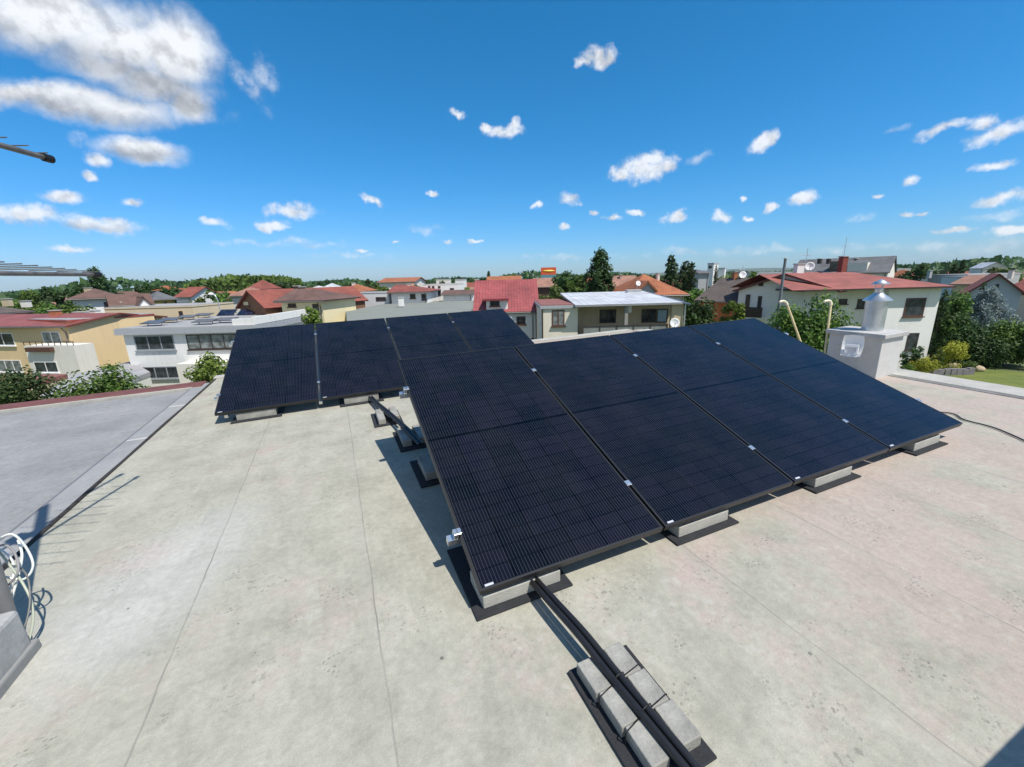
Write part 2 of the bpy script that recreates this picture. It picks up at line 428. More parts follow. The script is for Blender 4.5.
# ------------------------------------------------------------------ solar arrays
TI = .350495
PW, PL, GAP = 1.134, 2.268, .02
def array_frame(o):
    up = (N2 * math.cos(TI) + Vector((0, 0, math.sin(TI))))
    up = (up - e3 * up.dot(e3)).normalized()
    return frame(o, e3, up, e3.cross(up))
FA = array_frame(Vector((-.1799, 1.6757, EYE - 1.4672 )))
BA = array_frame(Vector((-3.5388, 4.652, EYE - 1.4713 )))
def make_panel():
    r = root('solar_panel', 'x', 'solar panel')
    t = .035
    f = MB()   # frame: glass plane is z = 0, frame hangs below
    for (x0, x1, y0, y1) in ((0, PW, 0, .012), (0, PW, PL - .012, PL), (0, .012, .012, PL - .012), (PW - .012, PW, .012, PL - .012)): f.box(x0, x1, y0, y1, -t, .0015)
    f.build('frame', M_BLACK, r, world=False)
    g = MB(); u0, v0 = PW - .024, PL - .023
    g.quad((.012, .012, 0), (PW - .012, .012, 0), (PW - .012, PL - .012, 0), (.012, PL - .012, 0), uv=[(0, 0), (u0, 0), (u0, v0), (0, v0)])
    g.build('glass', M_PV, r, world=False)
    bk = MB(); bk.quad((.012, .012, -.006), (.012, PL - .012, -.006), (PW - .012, PL - .012, -.006), (PW - .012, .012, -.006)); bk.build('backsheet', M_BLACK, r, world=False)
    st = MB(); st.box(.03, .075, .014, .026, .0005, .0012); st.build('sticker', M_STICK, r, world=False)
    return r
proto = make_panel()
flabels = ['black front row panel at the near left, conduits leaving from under it',
           'black solar panel of the front row, second from the row corner with the conduits',
           'blue black solar panel of the front row, second from the chimney end',
           'navy solar panel at the right end of the front row, beside the chimney']
blabels = ['black solar panel at the left end of the rear row, nearest the white house',
           'black solar panel of the rear row, between the left end panel and the conduits',
           'third rear panel from left, partly hidden by the front row corner',
           'black solar panel at the right end of the rear row, below the red roofed house']
for i in range(4):
    o = proto if i == 0 else copy_tree(proto)
    place(o, FA @ Matrix.Translation((i * (PW + GAP), 0, 0))); tag(o, flabels[i], 'solar panel', 'solar panels of the front row')
for i in range(4):
    o = copy_tree(proto)
    place(o, BA @ Matrix.Translation((i * (PW + GAP), 0, 0))); tag(o, blabels[i], 'solar panel', 'solar panels of the rear row')

# rails with clamps, triangular mounting frames
def rail(M, b, lab, n_clamp=True):
    r = root('mounting_rail', lab, 'mounting rail', M @ Matrix.Translation((0, b, 0)), 'rails under the solar panels')
    W = 4 * PW + 3 * GAP
    m = MB(); m.box(-.065, W + .05, -.02, .02, -.078, -.0355); m.build('rail', M_ALU, r, world=False)
    for k in range(1, 4):
        x = k * (PW + GAP) - GAP / 2
        m = MB(); m.box(x - .019, x + .019, -.02, .02, .0018, .0065); m.box(x - .007, x + .007, -.018, .018, -.035, .0018); m.lathe([(.006, .0065), (.006, .011)], 8, Matrix.Translation((x, 0, 0)))
        m.build('clamp', M_ALU, r, world=False, bevel=.001)
    for x, s in ((-.018, 1), (W + .018, -1)):
        m = MB(); m.box(x - .014, x + .014, -.02, .02, -.035, .0065); m.box(x, x + s * .03, -.02, .02, .0018, .0065); m.build('clamp', M_ALU, r, world=False, bevel=.002)
    return r
rail(FA, .36, 'aluminium rail under the front panels along their low edge, bright end showing')
rail(FA, 1.80, 'aluminium rail under the front panels along their raised edge')
rail(BA, .40, 'aluminium rail under the rear panels along their low edge')
rail(BA, 1.86, 'aluminium rail under the rear panels along their raised edge')
def mframe(M, x, lab, grp):
    r = root('panel_support', lab, 'support', M @ Matrix.Translation((x, 0, 0)), grp)
    Mi = (M @ Matrix.Translation((x, 0, 0))).inverted()
    s = MB(); s.box(-.02, .02, .05, PL - .1, -.12, -.0785); s.build('slope_bar', M_ALU, r, world=False)
    top = (M @ Matrix.Translation((x, 0, 0))) @ Vector((0, PL - .25, -.12)); q = en(top)
    p0 = (M @ Matrix.Translation((x, 0, 0))) @ Vector((0, .05, -.12)); q0 = en(p0)
    l = MB(); l.box(q.x - .018, q.x + .018, q.y - .018, q.y + .018, .09, q.z, RF); l.build('rear_leg', M_ALU, r)
    return r
for k, x in enumerate((.22, 1.50, 2.80, 4.12)):
    mframe(FA, x, ['aluminium support frame under the panel with the conduits', 'aluminium support frame under the second front panel', 'aluminium support frame under the third front panel', 'aluminium support frame under the panel next to the chimney'][k], 'support frames under the front row')
for k in range(5):
    x = k * (PW + GAP) - GAP / 2 + (.1 if k == 0 else 0) - (.1 if k == 4 else 0)
    mframe(BA, x, ['aluminium support frame at the outer left end of the rear row', 'aluminium support bar seen in the leftmost gap between rear panels', 'aluminium support bar seen in the middle gap between rear panels', 'aluminium support bar seen in the rightmost gap between rear panels', 'aluminium support frame at the far right end of the rear row'][k], 'support frames under the rear row')

def mat_obj(a0, a1, b0, b1, lab):
    m = MB(); m.box(0, a1 - a0, 0, b1 - b0, .0, .012)
    o = m.build('rubber_mat', M_RUBBER, world=False, bevel=.003); place(o, RF @ Matrix.Translation((a0, b0, .002)))
    return tag(o, lab, 'rubber mat', 'rubber mats under the ballast')
def block(a0, a1, b0, b1, h0, h1, lab, cat='concrete block', grp='ballast blocks', rot=0, bev=.006, mt=None):
    m = MB(); m.box(0, a1 - a0, 0, b1 - b0, 0, h1 - h0)
    o = m.build('concrete_block', mt or M_CONC, world=False, bevel=bev); place(o, RF @ Matrix.Translation((a0, b0, h0)) @ Matrix.Rotation(rot, 4, 'Z'))
    return tag(o, lab, cat, grp)
where = ['under the conduits at the near corner of the front row', 'under the seam between first and second front panels', 'under the middle seam of the front row', 'near the chimney end of the front row']
for k, (a0, a1) in enumerate(((.02, .46), (1.29, 1.71), (2.59, 3.03), (3.90, 4.31))):
    mat_obj(a0 - .05, a1 + .05, -.02, .56, 'black rubber mat ' + where[k])
    block(a0, a1, .025, .24, .014, .088, 'grey concrete slab ' + where[k], mt=M_SLAB)
    m = MB(); m.box(0, a1 - a0 - .01, 0, .18, 0, .025); o = m.build('steel_plate', M_GREYB, world=False, bevel=.002); place(o, RF @ Matrix.Translation((a0 + .005, .045, .0895)))
    tag(o, 'dark flat plate on the slab ' + where[k].replace('at the near corner of the front row', 'at the front row corner'), 'support plate', 'support plates on the ballast')
    mat_obj(a0 - .04, a1 + .05, 1.40, 1.92, 'black rubber mat at the shaded back, ' + where[k].split(' of ')[0].replace('under', 'behind') if k else 'black rubber mat in the shadow left of the front row')
    block(a0 + .02, a1, 1.48, 1.84, .014, .085, 'shaded concrete slab, ' + where[k].replace('under', 'behind') if k else 'concrete slab in the shadow beside the left edge of the front row')
bw = ['at the left end of the rear row', 'left of the conduits below the rear row', 'right of the conduits below the rear row', 'hidden behind the front row corner']
for k, (a0, a1) in enumerate(((-1.73, -1.30), (-.50, -.06), (.78, 1.2), (2.05, 2.5))):
    mat_obj(a0 - .06, a1 + .06, 4.02, 4.55, 'black rubber mat ' + bw[k])
    block(a0, a1, 4.08, 4.28, .014, .105, 'concrete slab ' + bw[k])
    block(a0, a1, 5.5, 5.86, .014, .088, 'rear concrete slab, ' + bw[k])

# ------------------------------------------------------------------ conduits
def ribbed(pts, r):
    m = MB(); m.tube(pts, r, 10); return m
near = [(.30, .34, .085), (.300, .12, .07), (.315, -.12, .085), (.340, -.36, .092), (.358, -.55, .080), (.378, -.80, .079), (.398, -1.05, .075), (.43, -1.45, .05), (.45, -1.9, .02)]
for k, s in enumerate((-.0155, .0155)):
    pts = [rp(a + s, b, h + (.002 if k else 0)) for a, b, h in near]
    o = ribbed(spline(pts, 8), .0145).build('conduit', M_PIPE, loc=rp(.37, -.8, 0))
    tag(o, ['black cable conduit running over the near paving blocks, on their left side', 'black cable conduit running over the near paving blocks, on their right side'][k], 'conduit', 'conduits on the roof')
far = [(.12, 2.05, .10), (.09, 2.30, .10), (.05, 2.62, .098), (.0, 3.0, .085), (-.06, 3.3, .095), (-.12, 3.75, .07), (-.17, 4.15, .07), (-.2, 4.6, .09)]
for k, s in enumerate((-.017, .017)):
    pts = [rp(a + s, b, h) for a, b, h in far]
    o = ribbed(spline(pts, 8), .0155).build('conduit', M_PIPE, loc=rp(0, 3, 0))
    tag(o, ['black cable conduit bridging the two panel rows, on the left', 'black cable conduit bridging the two panel rows, on the right'][k], 'conduit', 'conduits on the roof')
mat_obj(.228, .53, -.92, -.435, 'large black rubber mat under the six paving blocks in the foreground')
names = ['far', 'middle', 'near']
for i in range(3):
    b1_ = -.458 - i * .141
    sk = .012 * i
    block(.258 + sk, .334 + sk, b1_ - .139, b1_, .014, .068, names[i] + ' paving block of the left line beside the foreground conduits', 'paving block', 'paving blocks holding the foreground conduits', bev=.0045)
    block(.396 + sk, .482 + sk, b1_ - .131, b1_ + .008, .014, .068, names[i] + ' paving block of the right line beside the foreground conduits', 'paving block', 'paving blocks holding the foreground conduits', bev=.0045)
for i, bb in enumerate((-.598, -.739)):
    s = .012 * i + .003
    m = MB()
    for dz in (0,):
        m.tube([rp(*p) for p in ((.2555 + s, bb - .02, .02), (.2555 + s, bb - .02, .064), (.262 + s, bb - .018, .0695), (.333 + s, bb, .0705), (.340 + s, bb + .002, .092), (.362 + s, bb + .006, .0985), (.388 + s, bb + .01, .094), (.398 + s, bb + .012, .0705), (.478 + s, bb + .026, .0705), (.4845 + s, bb + .028, .064), (.4845 + s, bb + .028, .02))], .0026, 6)
    tag(m.build('cable_tie', M_TIE, loc=rp(.36, bb, .05)), ['black cable tie around conduits and blocks, farther one', 'black cable tie around conduits and blocks, nearer one'][i], 'cable tie', 'ties round the foreground conduits')
mat_obj(-.06, .26, 2.18, 2.74, 'black rubber mat under the conduits in the shade behind the front row')
block(-.02, .07, 2.26, 2.66, .014, .082, 'concrete block under the conduits in the shade behind the front row, left', bev=.008)
block(.14, .23, 2.26, 2.66, .014, .082, 'concrete block under the conduits in the shade behind the front row, right', bev=.008)
mat_obj(-.22, .10, 3.0, 3.5, 'black rubber mat under the conduits midway between the panel rows')
block(-.17, -.09, 3.03, 3.42, .014, .085, 'sunlit pale block left of the conduits midway between the panel rows', bev=.008)
block(-.01, .07, 3.06, 3.45, .014, .085, 'sunlit pale block right of the conduits midway between the panel rows', bev=.008)
# black lightning cable curving over the roof to the right
m = MB(); m.tube(spline([rp(4.4, .9, .012), onroof(940, 412, .012), onroof(965, 420, .012), onroof(995, 428, .012), onroof(1030, 443, .012), onroof(1090, 470, .012)], 6), .007, 6)
tag(m.build('cable', M_CABLEB, loc=rp(5, .2)), 'thin black cable lying on the roof beyond the right end of the front row', 'cable')

# ------------------------------------------------------------------ chimney block, flue, panel antenna, bent vent pipes
CH0 = rp(6.26, 1.47)
c_root = root('chimney', 'rendered grey chimney block with a concrete cap and shiny metal flue', 'chimney', RF @ Matrix.Translation((6.26, 1.47, 0)))
m = MB(); m.box(0, .50, 0, .66, -.05, .55); m.build('stack', M_RENDER, c_root, world=False, bevel=.006)
m = MB(); m.box(-.04, .54, -.04, .70, .552, .612); m.build('cap', M_CAPC, c_root, world=False, bevel=.008)
fl = MB(); fl.lathe([(.125, .614), (.125, 1.05)], 28, Matrix.Translation((.30, .29, 0))); fo = fl.build('flue', M_GALV, c_root, world=False)
m = MB(); m.lathe([(.165, 1.025), (.168, 1.032), (.06, 1.12), (.055, 1.135)], 28, Matrix.Translation((.30, .29, 0))); m.build('cone', M_GALV, fo, world=False)
m = MB(); m.lathe([(.05, 1.12), (.05, 1.18), (.055, 1.182), (.055, 1.188)], 20, Matrix.Translation((.30, .29, 0)))
for k in range(3):
    a = 2.1 * k; m.tube([(.30 + .05 * math.cos(a), .29 + .05 * math.sin(a), 1.18), (.30 + .05 * math.cos(a), .29 + .05 * math.sin(a), 1.26)], .006, 5)
m.build('neck', M_GALV, fo, world=False)
m = MB(); m.lathe([(.105, 1.25), (.108, 1.255), (.03, 1.305), (.004, 1.315)], 24, Matrix.Translation((.30, .29, 0))); m.build('rain_cap', M_GALV, fo, world=False)
# dished white grid antenna on the chimney's shaded side
ap = rp(6.12, 1.735, .43); an = ((CAM - ap).normalized() - E2 * .35 + Vector((0, 0, .1))).normalized()
ax_ = Vector((0, 0, 1)).cross(an).normalized(); aM = frame(ap, ax_, an.cross(ax_), an)
a_root = root('dish_antenna', 'small square white dish antenna bolted to the shaded side of the chimney', 'antenna', aM)
m = MB(); n = 9; W2 = .14
def dsh(u, v): return (u * W2 * .84 * (1 - .10 * v * v), v * W2 * 1.1 * (1 - .10 * u * u), .035 * (u * u + v * v))
vs = [dsh(-1 + 2 * i / (n - 1), -1 + 2 * j / (n - 1)) for i in range(n) for j in range(n)]
bk = [(x, y, z - .014) for x, y, z in vs]
fs = [(i * n + j, (i + 1) * n + j, (i + 1) * n + j + 1, i * n + j + 1) for i in range(n - 1) for j in range(n - 1)]
m.add(vs, fs, smooth=True); m.add(bk, [tuple(reversed(f)) for f in fs], smooth=True)
rim = [i * n for i in range(n)] + [(n - 1) * n + j for j in range(1, n)] + [i * n + n - 1 for i in range(n - 2, -1, -1)] + [j for j in range(n - 2, 0, -1)]
m.add([vs[k] for k in rim] + [bk[k] for k in rim], [(i, len(rim) + i, len(rim) + (i + 1) % len(rim), (i + 1) % len(rim)) for i in range(len(rim))])
m.build('reflector', M_WHITEP, a_root, world=False)
m = MB(); m.box(-.075, .075, -.02, .02, .045, .075); m.box(-.075, -.05, -.1, -.02, .03, .07); m.box(.05, .075, -.1, -.02, .03, .07); m.build('feed_arm', M_WHITEP, a_root, world=False, bevel=.004)
m = MB(); m.tube([(0, 0, -.015), (-.03, 0, -.07), (-.13, -.03, -.07)], .011, 6); m.box(-.16, -.12, -.08, .04, -.09, -.06); m.tube([(-.14, -.08, -.075), (-.14, .06, -.075)], .014, 8); m.build('bracket', M_GREYB, a_root, world=False)
def vent(base_px, hb, top_px, dtop, lab):
    bpt = onroof(*base_px, h=hb); foot = Vector(bpt)
    tb = (bpt - CAM).dot(FW)
    top = at(*top_px, tb + dtop)
    d = (top - bpt).normalized()
    foot = bpt - d * (hb / d.z)
    L_ = (CR * -1 + Vector((0, 0, 0))).normalized()
    r = .016
    p = [foot, bpt, top]
    hook = [top + (d * math.sin(a) + L_ * (1 - math.cos(a))) * .05 for a in [R_(x) for x in range(15, 106, 15)]]
    hook.append(hook[-1] + (L_ * .965 - d * .26) * .05)
    rt = root('vent_pipe', lab, 'vent pipe', Matrix.Translation(foot), 'bent vent pipes by the chimney')
    m = MB(); m.tube([foot, foot.lerp(top, .25), foot.lerp(top, .5), foot.lerp(top, .75), top], r, 12); m.build('pipe', M_CREAM, rt)
    m = MB(); m.tube([top - d * .02] + [top] + hook, r + .004, 12); m.build('elbow', plain('pale_elbow', (.74, .68, .5), .45, var=.06), rt)
vent((801, 343), .30, (787, 304), .02, 'leaning cream vent pipe with a hooked top, farther from the chimney')
vent((825, 352), .26, (831, 304), .0, 'upright cream vent pipe with a hooked top, touching the chimney')

# ------------------------------------------------------------------ antenna mast with two yagis, cables, wrapped base (left edge)
k_root = root('mast_base', 'grey felt wrapped base block at the left edge holding the antenna mast and cables', 'mast base', RF @ Matrix.Translation((-2.45, .20, 0)))
m = MB(); m.box(0, .47, 0, .55, -.05, .24); m.build('block', M_GREYB, k_root, world=False, bevel=.02)
m = MB(); m.box(-.015, .485, -.015, .565, -.05, .05); m.build('skirt', plain('dark_skirt', (.26, .26, .25), .8), k_root, world=False, bevel=.01)
mb = rp(-2.115, .86)
m_root = root('antenna_mast', 'steel antenna mast at the left edge whose shadow falls over the roof', 'mast', Matrix.Translation(mb))
m = MB(); m.tube([mb, mb + Vector((.20, .0, 3.45))], .036, 14); m.build('pole', plain('mast_steel', (.24, .24, .24), .5, .3), m_root)
def yagi(z, tip, tail, n_el, half, lab, boom_r, el_r):
    r = root('antenna', lab, 'antenna', Matrix.Translation(Vector((mb.x, mb.y, z))), 'yagi antennas on the mast')
    d = (tip - tail).normalized(); s = d.cross(Vector((0, 0, 1))).normalized()
    m = MB(); m.tube([tail, tip], boom_r, 4); m.build('boom', M_WOODP, r)
    m = MB(); m.tube([tip - d * .03, tip + d * .015], boom_r * 1.5, 10); m.build('end_cap', M_TIE, r)
    for i in range(n_el):
        p = tail.lerp(tip, .03 + .93 * i / (n_el - 1)) + Vector((0, 0, boom_r + el_r + .003 * (n_el - 1 - i)))
        h = .04 + half * (1 - i / (n_el - 1))
        m = MB(); m.tube([p - s * h, p + s * h], el_r, 6); m.build('element', M_WOODP, r)
    m = MB(); q = Vector((mb.x, mb.y, z)); m.box(q.x - .05, q.x + .05, q.y - .05, q.y + .05, z - .05, z + .05); m.build('mast_clamp', M_GALV, r)
T1 = Vector((-2.58, 2.68, rp(-2.2, 2.7).z + 1.725)); T2 = Vector((-2.50, 2.50, rp(-2.2, 2.7).z + 2.335))
yagi(T1.z, T1, T1 + Vector((.14, -1.25, 0)), 11, .40, 'yagi antenna at eye level on the left with its rods seen edge on', .012, .003)
yagi(T2.z, T2, T2 + Vector((.07, -1.10, 0)), 10, .16, 'yagi antenna high on the left whose dark tip points down to the right', .014, .003)
def cable(pxs, r, matl, lab):
    pts = [at(*p) for p in pxs]
    m = MB(); m.tube(spline(pts, 8), r, 7)
    tag(m.build('cable', matl, loc=pts[0]), lab, 'cable', 'cables hanging from the antenna mast')
cable([(-40, 560, 2.0), (0, 538, 2.0), (14, 535, 2.02), (27, 549, 2.05), (33, 566, 2.05), (24, 579, 2.03), (6, 577, 2.0), (-20, 570, 1.98)], .0052, M_CABLEW, 'white cable in a wide loop beside the mast base, upper one')
cable([(18, 540, 2.08), (22, 556, 2.06), (17, 580, 2.02), (8, 606, 1.98), (-8, 634, 1.95)], .0052, M_CABLEW, 'white cable dropping straight behind the block at the left edge')
cable([(-10, 540, 2.05), (8, 563, 2.03), (22, 582, 2.0), (32, 604, 1.98), (32, 628, 1.96), (22, 655, 1.92), (-5, 690, 1.86)], .0052, plain('pale_green_cable', (.42, .45, .36), .5), 'grey green cable bowing down over the mast base')
cable([(-20, 540, 2.1), (4, 552, 2.08), (14, 566, 2.06), (10, 590, 2.0), (2, 612, 1.97), (-12, 640, 1.94)], .0045, M_CABLEW, 'white cable slanting down inside the loops')
cable([(-15, 640, 1.92), (6, 632, 1.92), (22, 640, 1.93), (34, 654, 1.96), (26, 668, 1.93), (8, 690, 1.88), (-10, 705, 1.84)], .0045, M_CABLEB, 'dark cable curling round the foot of the base block')
cable([(-10, 655, 1.86), (10, 645, 1.88), (24, 628, 1.92), (30, 600, 1.97), (26, 574, 2.02), (10, 566, 2.05), (-10, 585, 2.03)], .004, plain('mid_grey_cable', (.16, .16, .15), .5), 'dark grey thin cable running beside the green one')
cable([(-12, 610, 1.96), (4, 590, 1.98), (18, 572, 2.0), (14, 552, 2.03), (2, 545, 2.03), (-14, 556, 2.0)], .005, plain('grey_cable', (.25, .25, .25), .5), 'thin grey cable curled inside the white loop')

# out of frame: a block added so its shadow reaches the lower right corner
o_root = root('chimney', 'unseen block added at near right, casting shadow on the lower right roof corner', 'chimney', RF @ Matrix.Translation((1.56, -2.40, 0)))
m = MB(); m.box(0, 1.0, 0, .6, -.05, .80); m.build('stack', M_RENDER, o_root, world=False)
m = MB(); m.box(-.04, 1.04, -.04, .64, .802, .86); m.build('cap', M_CAPC, o_root, world=False)

# ------------------------------------------------------------------ houses
def wallm(name, c):
    """rendered wall: faint blotches and rain streaks"""
    m, nt, b = nodes(name); v = coords(nt)
    st = N(nt, 'ShaderNodeMapping'); L(nt, v, st.inputs[0]); st.inputs['Scale'].default_value = (2.2, 2.2, .22)
    a = noise(nt, st.outputs[0], 1.6, 6, .7); g2 = noise(nt, v, .5, 5, .65); f_ = noise(nt, v, 14, 3, .6)
    k = math_n(nt, 'ADD', math_n(nt, 'MULTIPLY', a, .55), math_n(nt, 'MULTIPLY', g2, .45))
    cc = ramp(nt, k, [(.34, tuple(x * .86 for x in c)), (.5, tuple(x * .97 for x in c)), (.7, c)])
    L(nt, mixc(nt, .5, cc, ramp(nt, f_, [(.3, .93), (.7, 1.04)]), 'MULTIPLY'), b.inputs['Base Color']); b.inputs['Roughness'].default_value = .9
    bump(nt, b, f_, .25, .02); MATS[name] = m; return m
WH = wallm('white_render', (.82, .815, .79))
WH2 = wallm('offwhite_render', (.76, .73, .66))
BEIGE = wallm('ochre_render', (.74, .56, .32))
BEIGE2 = wallm('pale_ochre_render', (.70, .58, .40))
CREAMW = wallm('cream_render', (.78, .69, .43))
YELW = wallm('yellow_render', (.66, .47, .14))
TAN = wallm('tan_render', (.55, .46, .30))
GREYW = plain('grey_render_far', (.42, .43, .44), .9, var=.08, scale=1)
ORW = plain('orange_brick', (.46, .15, .06), .9, var=.15, scale=2)
BLUEW = plain('blue_grey_render', (.44, .49, .54), .9, var=.06, scale=1)
T_RED = tiles('red_metal_roof', (.36, .085, .085), (.31, .07, .07), .36, .26, True)
T_ORED = tiles('orange_red_roof', (.33, .095, .065), (.29, .085, .06), .36, .26, True)
T_TERRA = tiles('terracotta_roof', (.30, .085, .06), (.25, .075, .055), .34, .3)
T_MAROON = tiles('maroon_felt_roof', (.30, .10, .08), (.285, .095, .077), 1.0, 3.0)
T_BROWN = tiles('brown_tile_roof', (.185, .105, .08), (.14, .08, .065), .34, .28)
T_DBROWN = tiles('dark_brown_roof', (.14, .11, .095), (.11, .088, .078), .4, .35)
T_ORANGE = tiles('orange_tile_roof', (.43, .155, .065), (.36, .12, .055), .36, .28)
T_PINK = tiles('pink_tile_roof', (.38, .20, .14), (.32, .17, .12), .36, .28)
T_GREY = tiles('grey_slate_roof', (.15, .155, .165), (.13, .135, .145), .4, .35)
T_WHITE = tiles('white_sheet_roof', (.60, .61, .63), (.54, .555, .58), 3.0, .5, True)
T_FLAT = plain('flat_roof_felt', (.33, .33, .33), .9, var=.15, scale=.5)
T_GREEN = plain('green_grey_roof', (.22, .235, .205), .9, var=.1, scale=.4)
T_REDB = plain('red_brown_felt', (.25, .10, .085), .9, var=.15, scale=.8)
FASC = plain('grey_fascia', (.38, .40, .43), .6, var=.08)
DARKF = plain('dark_fascia', (.05, .035, .03), .6)
FR_W = plain('white_frame', (.78, .78, .77), .5, var=.04)
FR_B = plain('brown_frame', (.10, .045, .03), .6)
FR_G = plain('grey_frame', (.3, .33, .36), .6)
GL = glassmat('window_glass')
GLC = glassmat('curtained_glass', (.10, .11, .11), .15)
GUT = plain('zinc_gutter', (.20, .19, .18), .5, .4)
BRICK = plain('red_brick', (.24, .065, .05), .9, var=.2, scale=6)
BRICKO = plain('orange_brick_chimney', (.40, .15, .07), .9, var=.2, scale=6)

class Fac: pass
def fac(A, B):
    f = Fac(); a, b = at(*A), at(*B)
    f.z = (a.z + b.z) / 2; f.o = Vector((a.x, a.y, 0)); d = Vector((b.x - a.x, b.y - a.y, 0))
    f.L = d.length; f.ux = d.normalized(); f.uy = Vector((-f.ux.y, f.ux.x, 0)); f.M = frame(f.o, f.ux, f.uy, Vector((0, 0, 1)))
    f.Mi = f.M.inverted(); return f
def hit(f, px, py, y=0):
    d = ray(px, py); p = f.o + f.uy * y
    return f.Mi @ (CAM + d * ((p - CAM).dot(f.uy) / d.dot(f.uy)))
def slab(m, M, p, th=.16):
    """sloping roof leaf: p = eave left, eave right, ridge right, ridge left (local)"""
    p = [Vector(q) for q in p]; n = (p[1] - p[0]).cross(p[-1] - p[0]).normalized()
    if n.z < 0: n = -n
    q = [x - n * th for x in p]; k = len(p)
    ex = (p[1] - p[0]).normalized(); ey = n.cross(ex)
    uv = [((x - p[0]).dot(ex), (x - p[0]).dot(ey)) for x in p]
    m.add(p, [tuple(range(k))], M, [uv])
    m.add(p + q, [tuple(range(2 * k - 1, k - 1, -1))] + [(i, k + i, k + (i + 1) % k, (i + 1) % k) for i in range(k)], M, [[(0, 0)] * k] + [[(0, 0)] * 4] * k)
def body(r, f, depth, kind, rise, wall, roof, over=.4, z0=0, fascia=None, hipl=True, hipr=True, thick=.4, y0=0):
    Lh, z = f.L, f.z; m = MB(); ro = MB(); o = over
    if kind == 'flat':
        m.box(0, Lh, y0, depth, z0, z - thick, f.M); m.build('wall', wall, r)
        ro.box(-o, Lh + o, y0 - o, depth + o, z - thick + .003, z - .06, f.M); ro.build('fascia', fascia or FASC, r)
        t = MB(); t.box(-o + .08, Lh + o - .08, y0 - o + .08, depth + o - .08, z - .058, z, f.M); return t.build('roof', roof, r)
    if kind == 'gx':
        yc = (y0 + depth) / 2; s = rise / (yc - y0)
        m.add([(0, y0, z0), (0, depth, z0), (0, depth, z), (0, yc, z + rise), (0, y0, z), (Lh, y0, z0), (Lh, depth, z0), (Lh, depth, z), (Lh, yc, z + rise), (Lh, y0, z)],
              [(0, 4, 3, 2, 1), (5, 6, 7, 8, 9), (0, 5, 9, 4), (1, 2, 7, 6)], f.M); m.build('wall', wall, r)
        e = .19
        slab(ro, f.M, [(-o, y0 - o, z - s * o + e), (Lh + o, y0 - o, z - s * o + e), (Lh + o, yc, z + rise + e), (-o, yc, z + rise + e)])
        slab(ro, f.M, [(Lh + o, depth + o, z - s * o + e), (-o, depth + o, z - s * o + e), (-o, yc + .003, z + rise + e), (Lh + o, yc + .003, z + rise + e)])
    elif kind == 'gy':
        xc = Lh / 2; s = rise / xc
        m.add([(0, y0, z0), (Lh, y0, z0), (Lh, y0, z), (xc, y0, z + rise), (0, y0, z), (0, depth, z0), (Lh, depth, z0), (Lh, depth, z), (xc, depth, z + rise), (0, depth, z)],
              [(0, 1, 2, 3, 4), (9, 8, 7, 6, 5), (0, 4, 9, 5), (1, 6, 7, 2)], f.M); m.build('wall', wall, r)
        e = .19
        slab(ro, f.M, [(-o, depth + o, z - s * o + e), (-o, y0 - o, z - s * o + e), (xc, y0 - o, z + rise + e), (xc, depth + o, z + rise + e)])
        slab(ro, f.M, [(Lh + o, y0 - o, z - s * o + e), (Lh + o, depth + o, z - s * o + e), (xc + .003, depth + o, z + rise + e), (xc + .003, y0 - o, z + rise + e)])
    else:
        m.box(0, Lh, y0, depth, z0, z, f.M); m.build('wall', wall, r)
        yc = (y0 + depth) / 2; hd = yc - y0 + o
        xl = -o + (hd if hipl else 0); xr = Lh + o - (hd if hipr else 0)
        if kind == 'pyr' or xl > xr: xl = xr = Lh / 2
        ex, e = .003, .14
        A_, B_, C_, D_ = (-o, y0 - o, z + e), (Lh + o, y0 - o, z + e), (Lh + o, depth + o, z + e), (-o, depth + o, z + e)
        p, q = (xl, yc, z + rise + e), (xr, yc, z + rise + e)
        def tri(pts):
            pts = [Vector(x) for x in pts]; n = (pts[1] - pts[0]).cross(pts[2] - pts[0]).normalized(); X = (pts[1] - pts[0]).normalized(); Y = n.cross(X)
            ro.add(pts, [tuple(range(len(pts)))], f.M, [[((v - pts[0]).dot(X), (v - pts[0]).dot(Y)) for v in pts]])
        same = xl == xr
        tri([A_, B_, q] if same else [A_, B_, q, p]); tri([C_, D_, p] if same else [C_, D_, p, q]); tri([B_, C_, q]); tri([D_, A_, p])
        fb = MB(); fb.box(-o + .01, Lh + o - .01, y0 - o + .01, depth + o - .01, z + .003, z + e - .003, f.M); fb.build('fascia', fascia or DARKF, r)
    if kind in ('gx', 'hip', 'pyr') and y0 == 0:
        ze = z + .02 if kind != 'gx' else z - rise / ((depth - y0) / 2) * o + .10
        gm = MB(); gm.tube([f.M @ Vector((-o, -o - .05, ze)), f.M @ Vector((Lh + o, -o - .05, ze))], .07, 6); gm.build('gutter', GUT, r)
        gm = MB(); gm.tube([f.M @ Vector((Lh - .25, -o - .02, ze)), f.M @ Vector((Lh - .25, -.07, ze - .55)), f.M @ Vector((Lh - .25, -.07, z0))], .05, 6); gm.build('downpipe', GUT, r)
    return ro.build('roof', roof, r)
